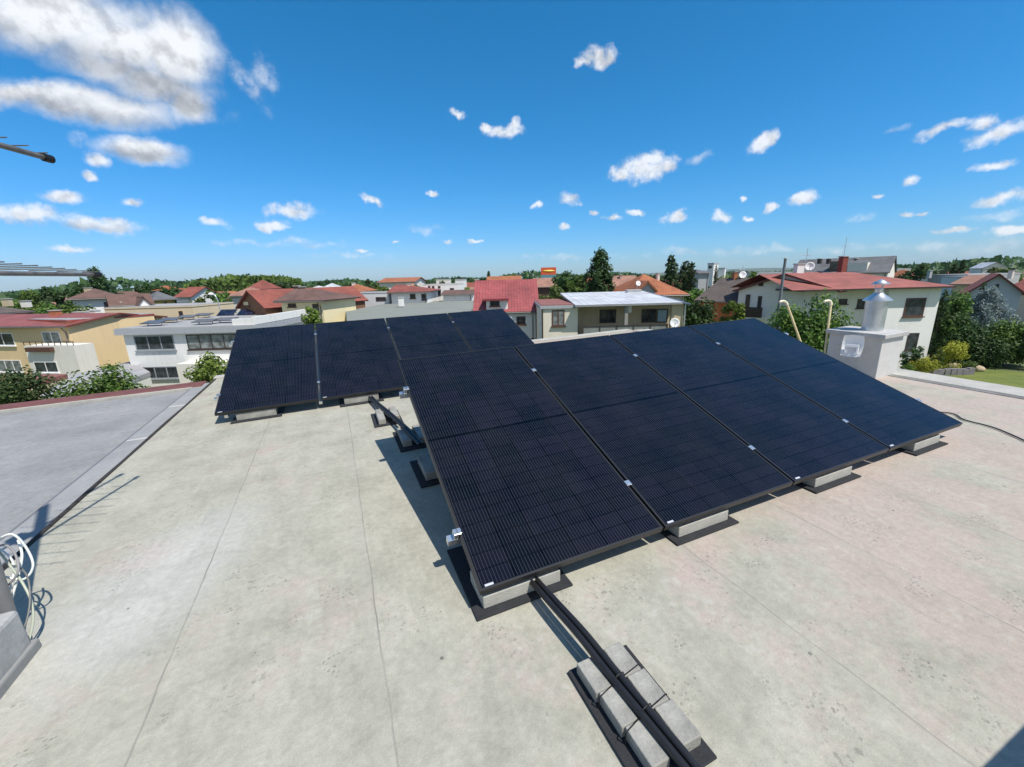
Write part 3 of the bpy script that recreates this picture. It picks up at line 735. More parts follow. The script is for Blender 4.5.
def win(r, f, x0, y0, x1, y1, cols=2, fm=None, gm=None, y=0, name='window', sill=True, bar=.08):
    fm = fm or FR_W; gm = gm or GL
    xm, ym = (x0 + x1) / 2, (y0 + y1) / 2
    X0, X1 = hit(f, x0, ym, y).x, hit(f, x1, ym, y).x; Z1, Z0 = hit(f, xm, y0, y).z, hit(f, xm, y1, y).z
    m = MB(); b = bar
    m.box(X0, X1, y - .04, y - .002, Z0, Z0 + b, f.M); m.box(X0, X1, y - .04, y - .002, Z1 - b, Z1, f.M)
    for k in range(cols + 1):
        c = X0 + b / 2 + (X1 - X0 - b) * k / cols; m.box(c - b / 2, c + b / 2, y - .038, y - .004, Z0 + b, Z1 - b, f.M)
    if sill: m.box(X0 - .08, X1 + .08, y - .14, y - .002, Z0 - .09, Z0 - .003, f.M)
    w = m.build(name, fm, r)
    p = MB(); p.box(X0 + b * .5, X1 - b * .5, y - .022, y - .01, Z0 + b * .5, Z1 - b * .5, f.M); p.build('pane', gm, w)
    return w
def chim(r, px0, px1, py0, py1, t, mat, cap=True):
    a, b = at(px0, py0, t), at(px1, py0, t); zb = at((px0 + px1) / 2, py1, t).z - .4; w = (b - a).length; c = (a + b) / 2
    m = MB(); m.box(c.x - w / 2, c.x + w / 2, c.y - .3, c.y + .3, zb, c.z - .08); o = m.build('chimney', mat, r)
    m = MB(); m.box(c.x - w / 2 - .06, c.x + w / 2 + .06, c.y - .36, c.y + .36, c.z - .078, c.z); m.build('chimney_cap', M_CAPC, o)
    return o
def hroot(f, label, cat='house', name='house', group=None): return root(name, label, cat, Matrix.Translation(f.o), group)
def poly_b(r, pxs, z, wall, roof, thick=.3, z0=0, trim=None):
    """flat roofed block from its roof outline seen in the photograph, at height z"""
    pts = [onz(x, y, z) for x, y in pxs]; xy = [(p.x, p.y) for p in pts]
    if sum(xy[i][0] * xy[(i + 1) % len(xy)][1] - xy[(i + 1) % len(xy)][0] * xy[i][1] for i in range(len(xy))) < 0: xy.reverse()
    m = MB(); m.prism(xy, z - thick, z); m.build('roof', roof, r)
    cx = sum(p[0] for p in xy) / len(xy); cy = sum(p[1] for p in xy) / len(xy)
    ins = [(cx + (x - cx) * .985, cy + (y - cy) * .985) for x, y in xy]
    m = MB(); m.prism(ins, z0, z - thick - .003); m.build('wall', wall, r)
def dish(px, py, t, rad, lab, face=(0, -1, .35), pole=.5):
    c = at(px, py, t); n = Vector(face).normalized()
    x = Vector((0, 0, 1)).cross(n).normalized(); y = n.cross(x)
    M = frame(c, x, y, n); r = root('satellite_dish', lab, 'satellite dish', M)
    m = MB(); seg = 18
    prof = [(rad * k / 5, .25 * rad * (k / 5) ** 2) for k in range(6)] + [(rad * (5 - k) / 5, .25 * rad * ((5 - k) / 5) ** 2 - .02) for k in range(6)]
    m.lathe([(max(a, .003), b) for a, b in prof], seg); m.build('reflector', M_WHITEP, r, world=False)
    m = MB(); m.tube([(0, -rad * .9, .2 * rad), (0, -rad * .2, rad * .8)], .02, 5); m.box(-.04, .04, -rad * .25, -rad * .1, rad * .72, rad * .9); m.build('feed_arm', M_GREYB, r, world=False)
    m = MB(); m.tube([c - n * .02, c - n * .12, c - n * .12 - Vector((0, 0, pole))], .025, 6); m.build('mast', M_GALV, r)
def aerial(px, py0, py1, t, lab, wide=.5):
    top = at(px, py0, t); z = at(px, py1, t).z
    r = root('roof_antenna', lab, 'antenna', Matrix.Translation((top.x, top.y, z)))
    m = MB(); m.tube([(top.x, top.y, z - .3), (top.x, top.y, top.z)], .025, 6); m.build('pole', M_GALV, r)
    m = MB(); zz = z + (top.z - z) * .55
    for k in range(5): m.tube([(top.x - wide, top.y - .3 + .15 * k, zz), (top.x + wide, top.y - .3 + .15 * k, zz)], .012, 4)
    m.tube([(top.x, top.y - .35, zz), (top.x, top.y + .35, zz)], .016, 4); m.build('rods', M_GALV, r)

# --- white house with solar panels, left
f = fac((121, 327.5, 34), (252, 325.5, 34)); h = hroot(f, 'white two storey house on the left with a flat roof full of solar panels')
body(h, f, 20, 'flat', 0, WH, T_FLAT, over=.35, thick=.55)
win(h, f, 135, 335.5, 174.5, 350, 3, FR_G); win(h, f, 143, 366.5, 180, 378.5, 3, FR_G)
win(h, f, 187, 334, 237, 349, 4, DARKF, GLC)
m = MB(); m.box(f.L + .0, f.L + .3, 0, 18, f.z + .003, f.z + .62, f.M); m.box(f.L - 1.6, f.L - .003, 0, .3, f.z + .003, f.z + .5, f.M); m.build('parapet', WH, h)
m = MB(); m.box(f.L * .45, f.L * .9, -1.3, -.003, 0, f.z - 2.9, f.M); m.build('balcony', WH2, h)
def roofpanel(px, py, lab, sc=1.0, tilt=10, z=None):
    c = onz(px, py, (z or f.z) + .32); r = root('solar_panel', lab, 'solar panel', frame(c, f.ux, f.uy, Vector((0, 0, 1))) @ Matrix.Rotation(R_(tilt), 4, 'X'), 'solar panels on the white house')
    m = MB(); w, hh = .85 * sc, .55 * sc; m.box(-w, w, -hh, hh, -.02, .02); m.build('frame', M_BLACK, r, world=False)
    g = MB(); g.quad((-w + .03, -hh + .03, .023), (w - .03, -hh + .03, .023), (w - .03, hh - .03, .023), (-w + .03, hh - .03, .023), uv=[(0, 0), (1.1, 0), (1.1, 1.1), (0, 1.1)])
    g.build('glass', glassmat('far_pv', (.006, .008, .02), .12), r, world=False)
    m = MB()
    for s in (-1, 1): m.box(s * w * .7 - .03, s * w * .7 + .03, -.03, .03, -.36, -.022)
    m.build('foot', M_ALU, r, world=False)
ords = ['first', 'second', 'third', 'fourth', 'fifth', 'sixth']
for k, (px, py) in enumerate(((154, 322), (170, 319), (187, 316.5), (203, 314.5))): roofpanel(px, py, 'dark solar panel on the white house roof, %s from the left in the outer row' % ords[k])
for k, (px, py) in enumerate(((205, 320.5), (226, 319))): roofpanel(px, py, 'dark solar panel in the near row on the white house roof, %s one' % ['left', 'right'][k], 1.0)
for k, (px, py) in enumerate(((227, 312.5), (247, 312))): roofpanel(px, py, 'steeply tilted blue solar panel on the white house, %s one' % ['left', 'right'][k], 1.05, 30)
for k, (px, py) in enumerate(((265, 310.2), (278, 309.6), (290, 309))): roofpanel(px, py, 'thin looking solar panel at the back of the white house roof, %s from the left' % ords[k], .9, 14)
# lamp on a pole beside it
lp = at(211, 294.5, 52); r = root('street_lamp', 'pole with a small white lamp head in front of the green trees on the left', 'street lamp', Matrix.Translation((lp.x, lp.y, 0)))
m = MB(); m.tube([(lp.x + .75, lp.y, 0), (lp.x + .72, lp.y, lp.z - .8), (lp.x + .5, lp.y, lp.z - .1), (lp.x + .25, lp.y, lp.z)], .06, 8); m.build('pole', M_GALV, r)
m = MB(); m.lathe([(.05, -.1), (.3, -.05), (.34, .06), (.2, .2), (.03, .25)], 14, Matrix.Translation((lp.x, lp.y, lp.z))); m.build('lamp_head', M_WHITEP, r)

# --- ochre apartment house, far left
f = fac((-70, 330, 41), (66.5, 325, 38)); h = hroot(f, 'ochre apartment house at the far left with red roof edge and a white balcony bay', 'apartment house', 'apartment_house')
body(h, f, 9, 'gx', .75, BEIGE, T_ORED, over=.35)
win(h, f, -18, 333, 14, 345.5, 3); win(h, f, 43, 331.5, 61, 344, 2, gm=GLC); win(h, f, -2, 360, 22, 372, 3, gm=GLC)
f2 = fac((24, 346.5, 37), (73, 345, 36.3))
m = MB(); m.box(0, f2.L, 0, 1.6, 0, f2.z, f2.M); by = m.build('balcony_bay', WH2, h); win(h, f2, 35, 361.5, 58, 372.5, 2)
m = MB()
for k in range(9): m.box(f2.L * k / 8 - .02, f2.L * k / 8 + .02, .02, .06, f2.z + .003, f2.z + .3, f2.M)
m.box(-.05, f2.L + .05, 0, .08, f2.z + .3, f2.z + .36, f2.M); m.build('railing', DARKF, by)
m = MB(); m.box(f2.L * .1, f2.L * .6, -.35, -.004, f2.z - .5, f2.z - .12, f2.M); m.build('flower_box', FR_B, by)
f3 = fac((66.5, 320.5, 38.6), (153, 312.5, 45))
body(h, f3, 7, 'flat', 0, BEIGE, T_FLAT, over=.06, thick=.22, fascia=plain('red_coping', (.30, .06, .05), .6))
f4 = fac((104, 308.5, 52), (192, 304.5, 52)); h2 = hroot(f4, 'pale ochre flat roofed block behind the apartment house', 'building', 'flat_roofed_block')
body(h2, f4, 8, 'flat', 0, BEIGE2, T_FLAT, over=.06, thick=.2, fascia=BEIGE2); win(h2, f4, 179, 311, 183, 316, 1, FR_B)
win(h2, f3, 145, 352, 150.5, 359.5, 1, DARKF, y=-.0) if False else None
chim(h, 51, 58, 310, 319, 43, BRICKO); chim(h, 75, 86, 311.5, 318, 45, WH2); chim(h, 90, 97.5, 310, 317, 46, WH2)
# --- low garages below them
r = root('garage', 'low grey roofed garage between bushes and the white house', 'garage', onz(80, 380, 0)); poly_b(r, [(40, 396), (92, 393), (150, 372), (132, 361), (70, 375)], 2.5, WH2, plain('garage_felt', (.36, .355, .36), .85, var=.15, scale=.6))
r = root('shed', 'small shed with a dull red roof in front of the ochre apartment house', 'shed', onz(45, 378, 0)); poly_b(r, [(24, 384), (40, 381), (67, 374), (38, 374.5)], 2.9, TAN, T_REDB)

# --- houses left of the centre, behind the rear row
f = fac((240, 307, 46), (265.5, 307.5, 44)); h = hroot(f, 'house with a long brown red roof and a dark wooden gable'); body(h, f, 14, 'gy', 1.65, plain('wood_gable', (.22, .11, .06), .8, var=.2, scale=3), T_TERRA, over=.35); win(h, f, 243, 301, 249, 306, 1, FR_B, CREAMW)
f = fac((281, 302, 43.5), (322, 301.5, 42.5)); h = hroot(f, 'cream house with a brown hipped roof and two broad chimneys'); body(h, f, 6, 'hip', 1.15, CREAMW, T_BROWN, over=.5, hipl=False); win(h, f, 313, 304, 319, 313.5, 2, FR_B); win(h, f, 288, 303.5, 296, 307, 2, FR_B)
chim(h, 294.5, 299, 285.5, 291, 47.5, T_BROWN); chim(h, 300, 304, 286.5, 291, 47.5, T_BROWN)
f = fac((313, 295, 60), (334, 294.5, 60)); h = hroot(f, 'house with a bright white pyramid roof'); body(h, f, 7, 'pyr', 1.5, WH, T_WHITE, over=.5); win(h, f, 326, 296, 330, 300, 1)
f = fac((305, 292, 68), (318, 291.5, 68)); h = hroot(f, 'small white roofed house left of the pyramid roof'); body(h, f, 6, 'pyr', .8, WH, T_WHITE)
f = fac((338, 293, 76), (362, 292, 76)); h = hroot(f, 'house with an orange tiled roof and a cream chimney, right of the white pyramid roof'); body(h, f, 8, 'hip', 1.35, WH2, T_ORANGE); chim(h, 352, 355, 282.5, 288, 80, WH2); win(h, f, 341, 296, 345, 300, 1)
f = fac((353, 292, 60.5), (388, 292, 59.5)); h = hroot(f, 'low white flat roofed house with two rows of small brown windows'); body(h, f, 3, 'flat', 0, WH, T_FLAT, over=.05, thick=.15, fascia=WH); win(h, f, 356.5, 297.5, 362.5, 301.5, 2, FR_B, sill=False); win(h, f, 376, 297, 386, 301, 3, FR_B, sill=False)
f = fac((391, 293, 59), (427, 292.5, 59)); h = hroot(f, 'white house with a red brown hipped roof and a dark balcony corner'); body(h, f, 9, 'hip', 1.0, WH, T_TERRA, over=.5, hipl=False); win(h, f, 410, 294, 415.5, 298.5, 1, FR_B); win(h, f, 421.5, 294, 426.5, 300, 1, DARKF); chim(h, 407, 409.5, 283.5, 286, 63, WH2)
f = fac((379, 283, 140), (414, 281.5, 140)); h = hroot(f, 'long low building with an orange roof on the skyline', 'building'); body(h, f, 20, 'gx', 1.4, WH2, T_ORANGE, over=.6)
f = fac((423, 284.3, 68), (458, 283.8, 68)); h = hroot(f, 'white modern cube house with dark square windows'); body(h, f, 9, 'flat', 0, WH, T_FLAT, over=.03, thick=.15, fascia=WH)
for x0, y0, x1, y1 in ((428, 286, 430.5, 288.3), (432, 286, 434.5, 288.3), (437.5, 290, 441, 296), (450, 288, 454, 292.5), (438, 286, 440.5, 288.3)): win(h, f, x0, y0, x1, y1, 1, DARKF, sill=False, bar=.12)
f = fac((443, 295.5, 62), (472, 294.5, 62)); h = hroot(f, 'low annex with a brown lean to roof in front of the white cube house', 'annex', 'annex'); body(h, f, 6, 'gx', .5, WH, T_BROWN, over=.3)
f = fac((455, 279, 130), (463, 279, 130)); h = hroot(f, 'small white block on the skyline above the cube house', 'building'); body(h, f, 10, 'flat', 0, WH, T_FLAT, over=.05)
r = root('hall', 'long low hall with a green grey flat roof right behind the rear panels', 'hall', onz(420, 305, 0)); poly_b(r, [(347, 322), (346, 311), (395, 301.8), (487, 299.6), (473, 308.5), (462, 321)], 5.6, WH, T_GREEN, .35)
chim(r, 398.5, 403, 297, 303, 51, WH)

# --- red roofed house behind the rear row's right end
f = fac((477, 311, 36), (535.5, 311, 36)); h = hroot(f, 'white house with a steep bright red metal roof and a dormer'); body(h, f, 7, 'gx', 2.45, WH, T_RED, over=.35)
win(h, f, 516.5, 316.5, 525.5, 324.5, 2, FR_B); chim(h, 475, 478.5, 279, 284, 39.5, WH2)
fd = fac((486, 299, 35.7), (507.5, 299, 35.7)); m = MB(); m.box(0, fd.L, 0, 2.6, fd.z - 1.1, fd.z - .14, fd.M); d_ = m.build('dormer', WH, h)
m = MB(); m.box(-.3, fd.L + .1, -.35, 3.2, fd.z - .137, fd.z, fd.M); m.build('dormer_roof', plain('maroon_sheet', (.20, .035, .04), .5), d_)
win(h, fd, 490, 300.5, 499.5, 306, 2, FR_B, bar=.06)
m = MB(); m.box(.0, f.L, -.012, -.004, 0, .5, f.M)

# --- terrace house
f = fac((541.5, 305, 30), (578, 304, 30)); h = hroot(f, 'cream flat roofed house with a covered roof terrace under white sheets'); body(h, f, 8, 'flat', 0, wallm('cream_pale', (.76, .70, .58)), T_REDB, over=.12, thick=.28, fascia=FASC)
win(h, f, 552, 310, 564.5, 326, 2, FR_B, GLC)
m = MB(); m.tube([f.M @ Vector((.05, -.12, 0)), f.M @ Vector((.05, -.12, f.z - .3))], .06, 8); m.build('downpipe', DARKF, h)
ft = fac((583, 304.5, 29.6), (684.5, 302, 29.6)); zt = ft.z
m = MB(); m.box(0, ft.L, 2.2, 9, 0, zt - .1, ft.M); m.box(ft.L - .85, ft.L, .05, .4, 0, zt - .1, ft.M); m.build('wall', TAN, h)
fl = MB(); fl.box(0, ft.L - .903, -.2, 2.197, 0, zt - 2.6, ft.M); fl.build('terrace', plain('terrace_slab', (.4, .39, .36), .9), h)
ro = MB(); slab(ro, ft.M, [(-.6, -.35, zt + .0), (ft.L - .25, -.35, zt + .0), (ft.L - .25, 9, zt + .52), (-.6, 9, zt + .52)], .14); ro.build('roof', T_WHITE, h)
ro = MB(); slab(ro, ft.M, [(ft.L - .22, -.3, zt + .02), (ft.L + .35, -.3, zt - .1), (ft.L + .35, 9, zt + .40), (ft.L - .22, 9, zt + .53)], .1); ro.build('roof_edge', plain('blue_grey_sheet', (.16, .20, .28), .4, .3), h)
win(h, ft, 599.5, 309.5, 616, 323, 2, DARKF, GL, y=2.2, sill=False); win(h, ft, 641.5, 309, 656, 322.5, 2, DARKF, GL, y=2.2, sill=False); win(h, ft, 656.5, 309, 667.5, 322.5, 1, DARKF, plain('blue_blind', (.36, .50, .56), .6), y=2.2, sill=False)
m = MB(); X = hit(ft, 626, 315, 0).x; m.box(X - .12, X + .12, -.12, .12, zt - 2.597, zt - .16, ft.M); m.build('post', plain('grey_post', (.30, .29, .27), .8), h)
m = MB(); X = hit(ft, 629.5, 308, 1).x; m.box(X - .18, X + .18, 1.0, 1.3, zt - .75, zt - .16, ft.M); m.build('lantern', M_WHITEP, h)
rl = MB(); X1 = hit(ft, 667, 327, -.15).x
rl.box(0, X1, -.17, -.13, zt - 2.4, zt - 1.60, ft.M); rg = rl.build('railing', plain('railing_panel', (.22, .235, .22), .6, var=.2), h)
rl = MB()
for k in range(6): rl.box(X1 * k / 5 - .04, X1 * k / 5 + .04, -.21, -.175, zt - 2.597, zt - 1.50, ft.M)
rl.box(0, X1, -.21, -.12, zt - 1.595, zt - 1.53, ft.M); rl.build('railing_post', DARKF, rg)
m = MB(); m.tube([ft.M @ Vector((ft.L + .05, -.08, 0)), ft.M @ Vector((ft.L + .05, -.08, zt - .2))], .05, 8); m.build('downpipe', M_GALV, h)
chim(h, 627, 640, 289.5, 295.5, 37, WH); 
dish(674.5, 323, 29.2, .33, 'round white satellite dish on the terrace wall', (-.2, -1, .25), 1.0)
dish(638, 283.5, 38, .24, 'grey satellite dish on the white roof in front of the orange tiles', (.3, -1, .3), .9)
# chair on the terrace
c = ft.M @ Vector((hit(ft, 592, 324, .9).x, .9, zt - 2.6)); r = root('terrace_chair', 'pale wooden armchair on the covered terrace', 'chair', Matrix.Translation(c))
wd = plain('pale_wood', (.5, .36, .22), .7)
m = MB(); m.box(-.28, .28, -.26, .26, .40, .46); m.build('seat', wd, r, world=False)
m = MB(); m.box(-.28, .28, .2, .26, .462, 1.0); m.build('backrest', wd, r, world=False)
for sx in (-1, 1):
    for sy in (-1, 1): m = MB(); m.box(sx * .25 - .03, sx * .25 + .03, sy * .22 - .03, sy * .22 + .03, 0, .398 if sy > 0 else .62); m.build('leg', wd, r, world=False)

# --- orange roofs behind the terrace house
f = fac((630, 296.5, 40), (684, 296, 40)); h = hroot(f, 'house with a large orange tiled hipped roof behind the terrace house'); body(h, f, 9, 'hip', 2.0, WH2, T_ORANGE, over=.4)
fg = fac((638.5, 291, 38.8), (655, 291, 38.8)); body(h, fg, 4, 'gy', .75, GREYW, T_ORANGE, over=.25, z0=fg.z - 1); chim(h, 657, 659, 273, 277, 44, WH2)
f = fac((607, 292, 52), (642, 291, 52)); h = hroot(f, 'house with a faded pink tiled roof left of the large orange roof'); body(h, f, 9, 'gx', 1.75, WH2, T_PINK, over=.4); chim(h, 619.5, 621.5, 274.5, 283, 55, plain('pink_chimney', (.5, .33, .26), .9))
f = fac((577, 289, 70), (612, 288, 70)); h = hroot(f, 'far house with an orange roof behind the tall conifer'); body(h, f, 9, 'hip', 1.9, WH2, T_ORANGE, over=.4)
# --- brown roof with orange wall
f = fac((699, 300, 46), (768, 303, 40)); h = hroot(f, 'house with a dark brown roof over orange brick walls'); body(h, f, 9, 'gx', 2.1, ORW, T_DBROWN, over=.4); chim(h, 733.5, 737, 271.5, 281, 46.5, BRICKO)
win(h, f, 707, 306, 711, 312, 1, FR_W)
dish(742.5, 275, 46, .38, 'white satellite dish beside the orange chimney', (-.3, -1, .3), .6); aerial(743.2, 265, 275, 46.3, 'thin aerial behind the dish on the brown roof', .15)

# --- white house with the maroon roof, right
f = fac((739, 290.5, 40), (836, 291, 34.5)); h = hroot(f, 'large white house on the right with a flat pitched maroon roof')
body(h, f, 10, 'gy', 1.35, WH, T_MAROON, over=.45)
win(h, f, 745.5, 294.5, 750, 307, 1, DARKF, sill=False); win(h, f, 757.5, 296, 761.5, 311, 1, DARKF, sill=False)
m = MB(); a, b = hit(f, 745, 312), hit(f, 766, 312); zz = hit(f, 755, 316.5).z; m.box(a.x, b.x, -1.1, -.003, zz - .18, zz, f.M); bb = m.build('balcony', WH2, h)
m = MB(); m.box(a.x, b.x, -1.1, -1.05, zz + .003, zz + .95, f.M); m.build('railing', DARKF, bb)
m = MB(); p = hit(f, 761, 284); m.box(p.x - .2, p.x + .2, -.06, -.003, p.z - .2, p.z + .2, f.M); m.build('gable_vent', DARKF, h)
f2 = fac((836, 290.5, 34.5), (944, 288, 34.5)); xb = hit(f2, 888, 305).x
m = MB(); m.box(-1, xb - .003, 1.1, 8, 0, f2.z, f2.M); m.build('wall', WH2, h)
class _: pass
body(h, f2, 9, 'hip', 1.3, WH, T_MAROON, over=.5, hipl=False, y0=.0) if False else None
m = MB(); m.box(xb, f2.L, .15, 9, 0, f2.z, f2.M); m.build('wall', WH, h)
ro = MB(); o = .5; z = f2.z + .14; hd = 5.0; yc = 4.5; rise = 1.32
Aq, Bq, Cq, Dq, Pq, Qq = (-4, -o, z), (f2.L + o, -o, z), (f2.L + o, 9 + o, z), (-4, 9 + o, z), (-4, yc, z + rise), (f2.L + o - hd, yc, z + rise)
def tri(pts):
    pts = [Vector(x) for x in pts]; n = (pts[1] - pts[0]).cross(pts[2] - pts[0]).normalized(); X = (pts[1] - pts[0]).normalized(); Y = n.cross(X)
    ro.add(pts, [tuple(range(len(pts)))], f2.M, [[((v - pts[0]).dot(X), (v - pts[0]).dot(Y)) for v in pts]])
tri([Aq, Bq, Qq, Pq]); tri([Cq, Dq, Pq, Qq]); tri([Bq, Cq, Qq]); ro.build('roof', T_MAROON, h)
m = MB(); m.box(-3, f2.L + o - .01, -o + .01, 9 + o - .01, f2.z + .003, z - .003, f2.M); m.build('fascia', DARKF, h)
win(h, f2, 904.5, 298, 924.5, 316.5, 1, FR_B, GL, y=.15, bar=.1); win(h, f2, 906.5, 333, 917.5, 350, 1, DARKF, GL, y=.15)
win(h, f2, 857, 299, 864.5, 308, 1, DARKF, GL, y=1.1); win(h, f2, 833, 299, 847, 304, 2, DARKF, GL, y=1.1); win(h, f2, 882.5, 314, 889, 326, 1, DARKF, plain('shutter', (.12, .10, .10), .7), y=1.1)
chim(h, 796, 803, 263.5, 276, 39, WH); chim(h, 841.5, 846.5, 256, 272, 40, BRICK)
dish(809.5, 266.5, 39.3, .40, 'white satellite dish on the maroon roofed house, left of the brick chimney', (-.5, -1, .2), .6)
aerial(808, 248, 264, 39.6, 'roof aerial with rods above the white satellite dish', .45); aerial(847, 237, 257, 40.3, 'tall thin aerial rising beside the brick chimney', .1)
pc = at(785.5, 259, 33); r = root('utility_pole', 'grey pole standing before the white gable', 'pole', Matrix.Translation((pc.x, pc.y, 0)))
m = MB(); m.tube([(pc.x, pc.y, 0), (pc.x, pc.y, pc.z)], .12, 10, taper=.1); m.build('pole', plain('pole_grey', (.17, .19, .21), .7), r); m = MB(); m.lathe([(.14, 0), (.14, .06), (.03, .1)], 10, Matrix.Translation((pc.x, pc.y, pc.z))); m.build('pole_cap', M_GREYB, r)
f = fac((793, 274.5, 64), (888, 272.5, 56)); h = hroot(f, 'big building with a grey slate roof behind the maroon roofed house', 'building'); body(h, f, 7, 'gx', 2.05, WH2, T_GREY, over=.2)
m = MB(); xa, xb2 = hit(f, 848.5, 268, 1).x, hit(f, 868, 268, 1).x; m.box(xa, xb2, .15, 2.6, f.z + .05, f.z + 1.45, f.M); m.build('dormer', WH2, h)
m = MB(); xa, xb2 = hit(f, 831, 266, 1).x, hit(f, 841, 266, 1).x; m.prism([(xa, .2), (xb2, .2), (xb2, 2.6), (xa * .4 + xb2 * .6, 2.6)], f.z + .3, f.z + 1.75, f.M); m.build('skylight', GL, h)
for px in (820, 829, 856, 866, 874): chim(h, px - .9, px + .9, 258.5, 261, 60.5, DARKF)

# --- right edge
f = fac((969, 290, 48), (1021, 295, 45.5)); h = hroot(f, 'house with a red roof and a blue grey gable behind the blue spruce'); body(h, f, 5.5, 'gy', 1.9, BLUEW, T_TERRA, over=.45); win(h, f, 995, 284, 999, 288, 1, DARKF)
f = fac((1004, 291, 62), (1070, 293, 54)); h = hroot(f, 'house with a large red roof cut by the right picture edge'); body(h, f, 9, 'gx', 2.4, BLUEW, T_TERRA, over=.4)
chim(h, 1011, 1013, 270, 276, 61, WH2)
f = fac((930, 275, 82), (968, 274, 76)); h = hroot(f, 'grey flat roofed block right of the maroon roof', 'building'); body(h, f, 12, 'flat', 0, GREYW, T_FLAT, over=.05, thick=.3); chim(h, 929, 931.5, 270.5, 276, 79, GREYW)
f = fac((942, 277, 74), (974, 275.5, 69)); h = hroot(f, 'lower white grey shed hall before the grey block', 'hall', 'hall'); body(h, f, 5, 'flat', 0, plain('pale_sheet', (.6, .62, .64), .7), T_FLAT, over=.05, thick=.2)
f = fac((953, 285, 62), (972, 284, 60)); h = hroot(f, 'small house with a tan roof left of the red gable house'); body(h, f, 7, 'gx', 1.1, TAN, T_PINK, over=.3)
f = fac((913, 277, 90), (930, 276.5, 90)); h = hroot(f, 'far house with an orange hipped roof right of the maroon roof hip'); body(h, f, 9, 'hip', 1.5, WH2, T_ORANGE, over=.4)
f = fac((893, 268.8, 110), (911, 268.2, 110)); h = hroot(f, 'long white flat building on the skyline right of the slate roof', 'building'); body(h, f, 10, 'flat', 0, WH, T_FLAT, over=.05)
f = fac((970, 268.5, 134), (983, 268.5, 126)); h = hroot(f, 'far building with a pale roof right of the dark conifers', 'building'); body(h, f, 5, 'gx', 1.6, WH2, T_WHITE, over=.2)
f = fac((756, 272.5, 110), (796, 271.5, 110)); h = hroot(f, 'long white block on the skyline left of the slate roof', 'building'); body(h, f, 12, 'flat', 0, WH, T_FLAT, over=.05)
f = fac((708, 263, 130), (714, 263, 128)); h = hroot(f, 'narrow white tower block between the dark conifers', 'tower', 'tower'); body(h, f, 2, 'flat', 0, WH, T_FLAT, over=.1); win(h, f, 708.5, 265.5, 712, 268.5, 1, FR_G, sill=False)
f = fac((718.5, 268, 128), (725, 267.5, 127)); h = hroot(f, 'white block right beside the narrow tower', 'building'); body(h, f, 3, 'flat', 0, WH, T_FLAT, over=.05)
f = fac((699, 273.5, 95), (709, 273, 95)); h = hroot(f, 'house with a low dark roof left of the narrow tower'); body(h, f, 8, 'hip', .8, GREYW, T_GREY, over=.4)

# --- left skyline
f = fac((-60, 316.5, 42), (28, 314, 49.5)); h = hroot(f, 'house with a grey brown hipped roof at the far left edge'); body(h, f, 9, 'hip', 1.7, TAN, T_DBROWN, over=.4); chim(h, 3, 9, 298.5, 303, 51, TAN); chim(h, 22, 28, 300.5, 304, 51, WH2)
f = fac((72, 300, 58.5), (117, 298, 61.5)); h = hroot(f, 'white house with a brown hipped roof under the tall dark conifer'); body(h, f, 9, 'hip', 1.35, WH, T_BROWN, over=.6); chim(h, 85, 90, 287.5, 291, 64, TAN); win(h, f, 104, 302, 109, 306, 1, DARKF)
f = fac((112, 306.5, 53), (152, 304, 55.7)); h = hroot(f, 'house with a long red brown roof and a white rounded gable end'); body(h, f, 6, 'gx', 1.25, WH2, T_BROWN, over=.3)
fg = fac((138, 305.3, 53.9), (151, 304.3, 54.9)); body(h, fg, 3, 'gy', .9, WH, T_BROWN, over=.2)
dish(120.5, 305, 54, .4, 'white satellite dish low on the red brown roof', (.2, -1, .3), .5)
f = fac((155, 300.5, 66.5), (174, 299.5, 68.5)); h = hroot(f, 'yellow house with a grey hipped roof'); body(h, f, 5, 'hip', 1.3, YELW, T_GREY, over=.5); win(h, f, 164, 302, 167, 304.5, 1, FR_B)
f = fac((146, 291.5, 88), (157, 291, 88)); h = hroot(f, 'tiny far house with an orange roof above the yellow house'); body(h, f, 8, 'hip', 1, WH2, T_ORANGE, over=.4)
f = fac((176, 298, 75), (191, 296.5, 75)); h = hroot(f, 'house with an orange brown roof and white gable left of the lamp pole'); body(h, f, 8, 'gx', 1.6, WH, T_TERRA, over=.3)
f = fac((229, 297, 68), (247, 296, 68)); h = hroot(f, 'house with a pale orange roof behind the dark wooden gable'); body(h, f, 8, 'hip', 1.3, WH2, T_PINK, over=.4)
f = fac((247, 290.5, 80), (258, 289.5, 80)); h = hroot(f, 'far house with a brown red roof in front of the wood'); body(h, f, 8, 'pyr', 1.8, TAN, T_TERRA, over=.4)
# --- centre skyline
f = fac((536, 287, 95), (556, 286.5, 95)); h = hroot(f, 'far house with two orange roof bands under the billboard'); body(h, f, 9, 'gx', 1.8, FR_B, T_PINK, over=.5)
f = fac((488, 281.5, 120), (520, 281, 120)); h = hroot(f, 'far row of orange roofs above the steep red roof'); body(h, f, 10, 'gx', 1.3, WH2, T_ORANGE, over=.5)
f = fac((436, 279, 150), (447, 279, 150)); h = hroot(f, 'far pale block left of the skyline white block', 'building'); body(h, f, 10, 'flat', 0, WH2, T_FLAT, over=.05)
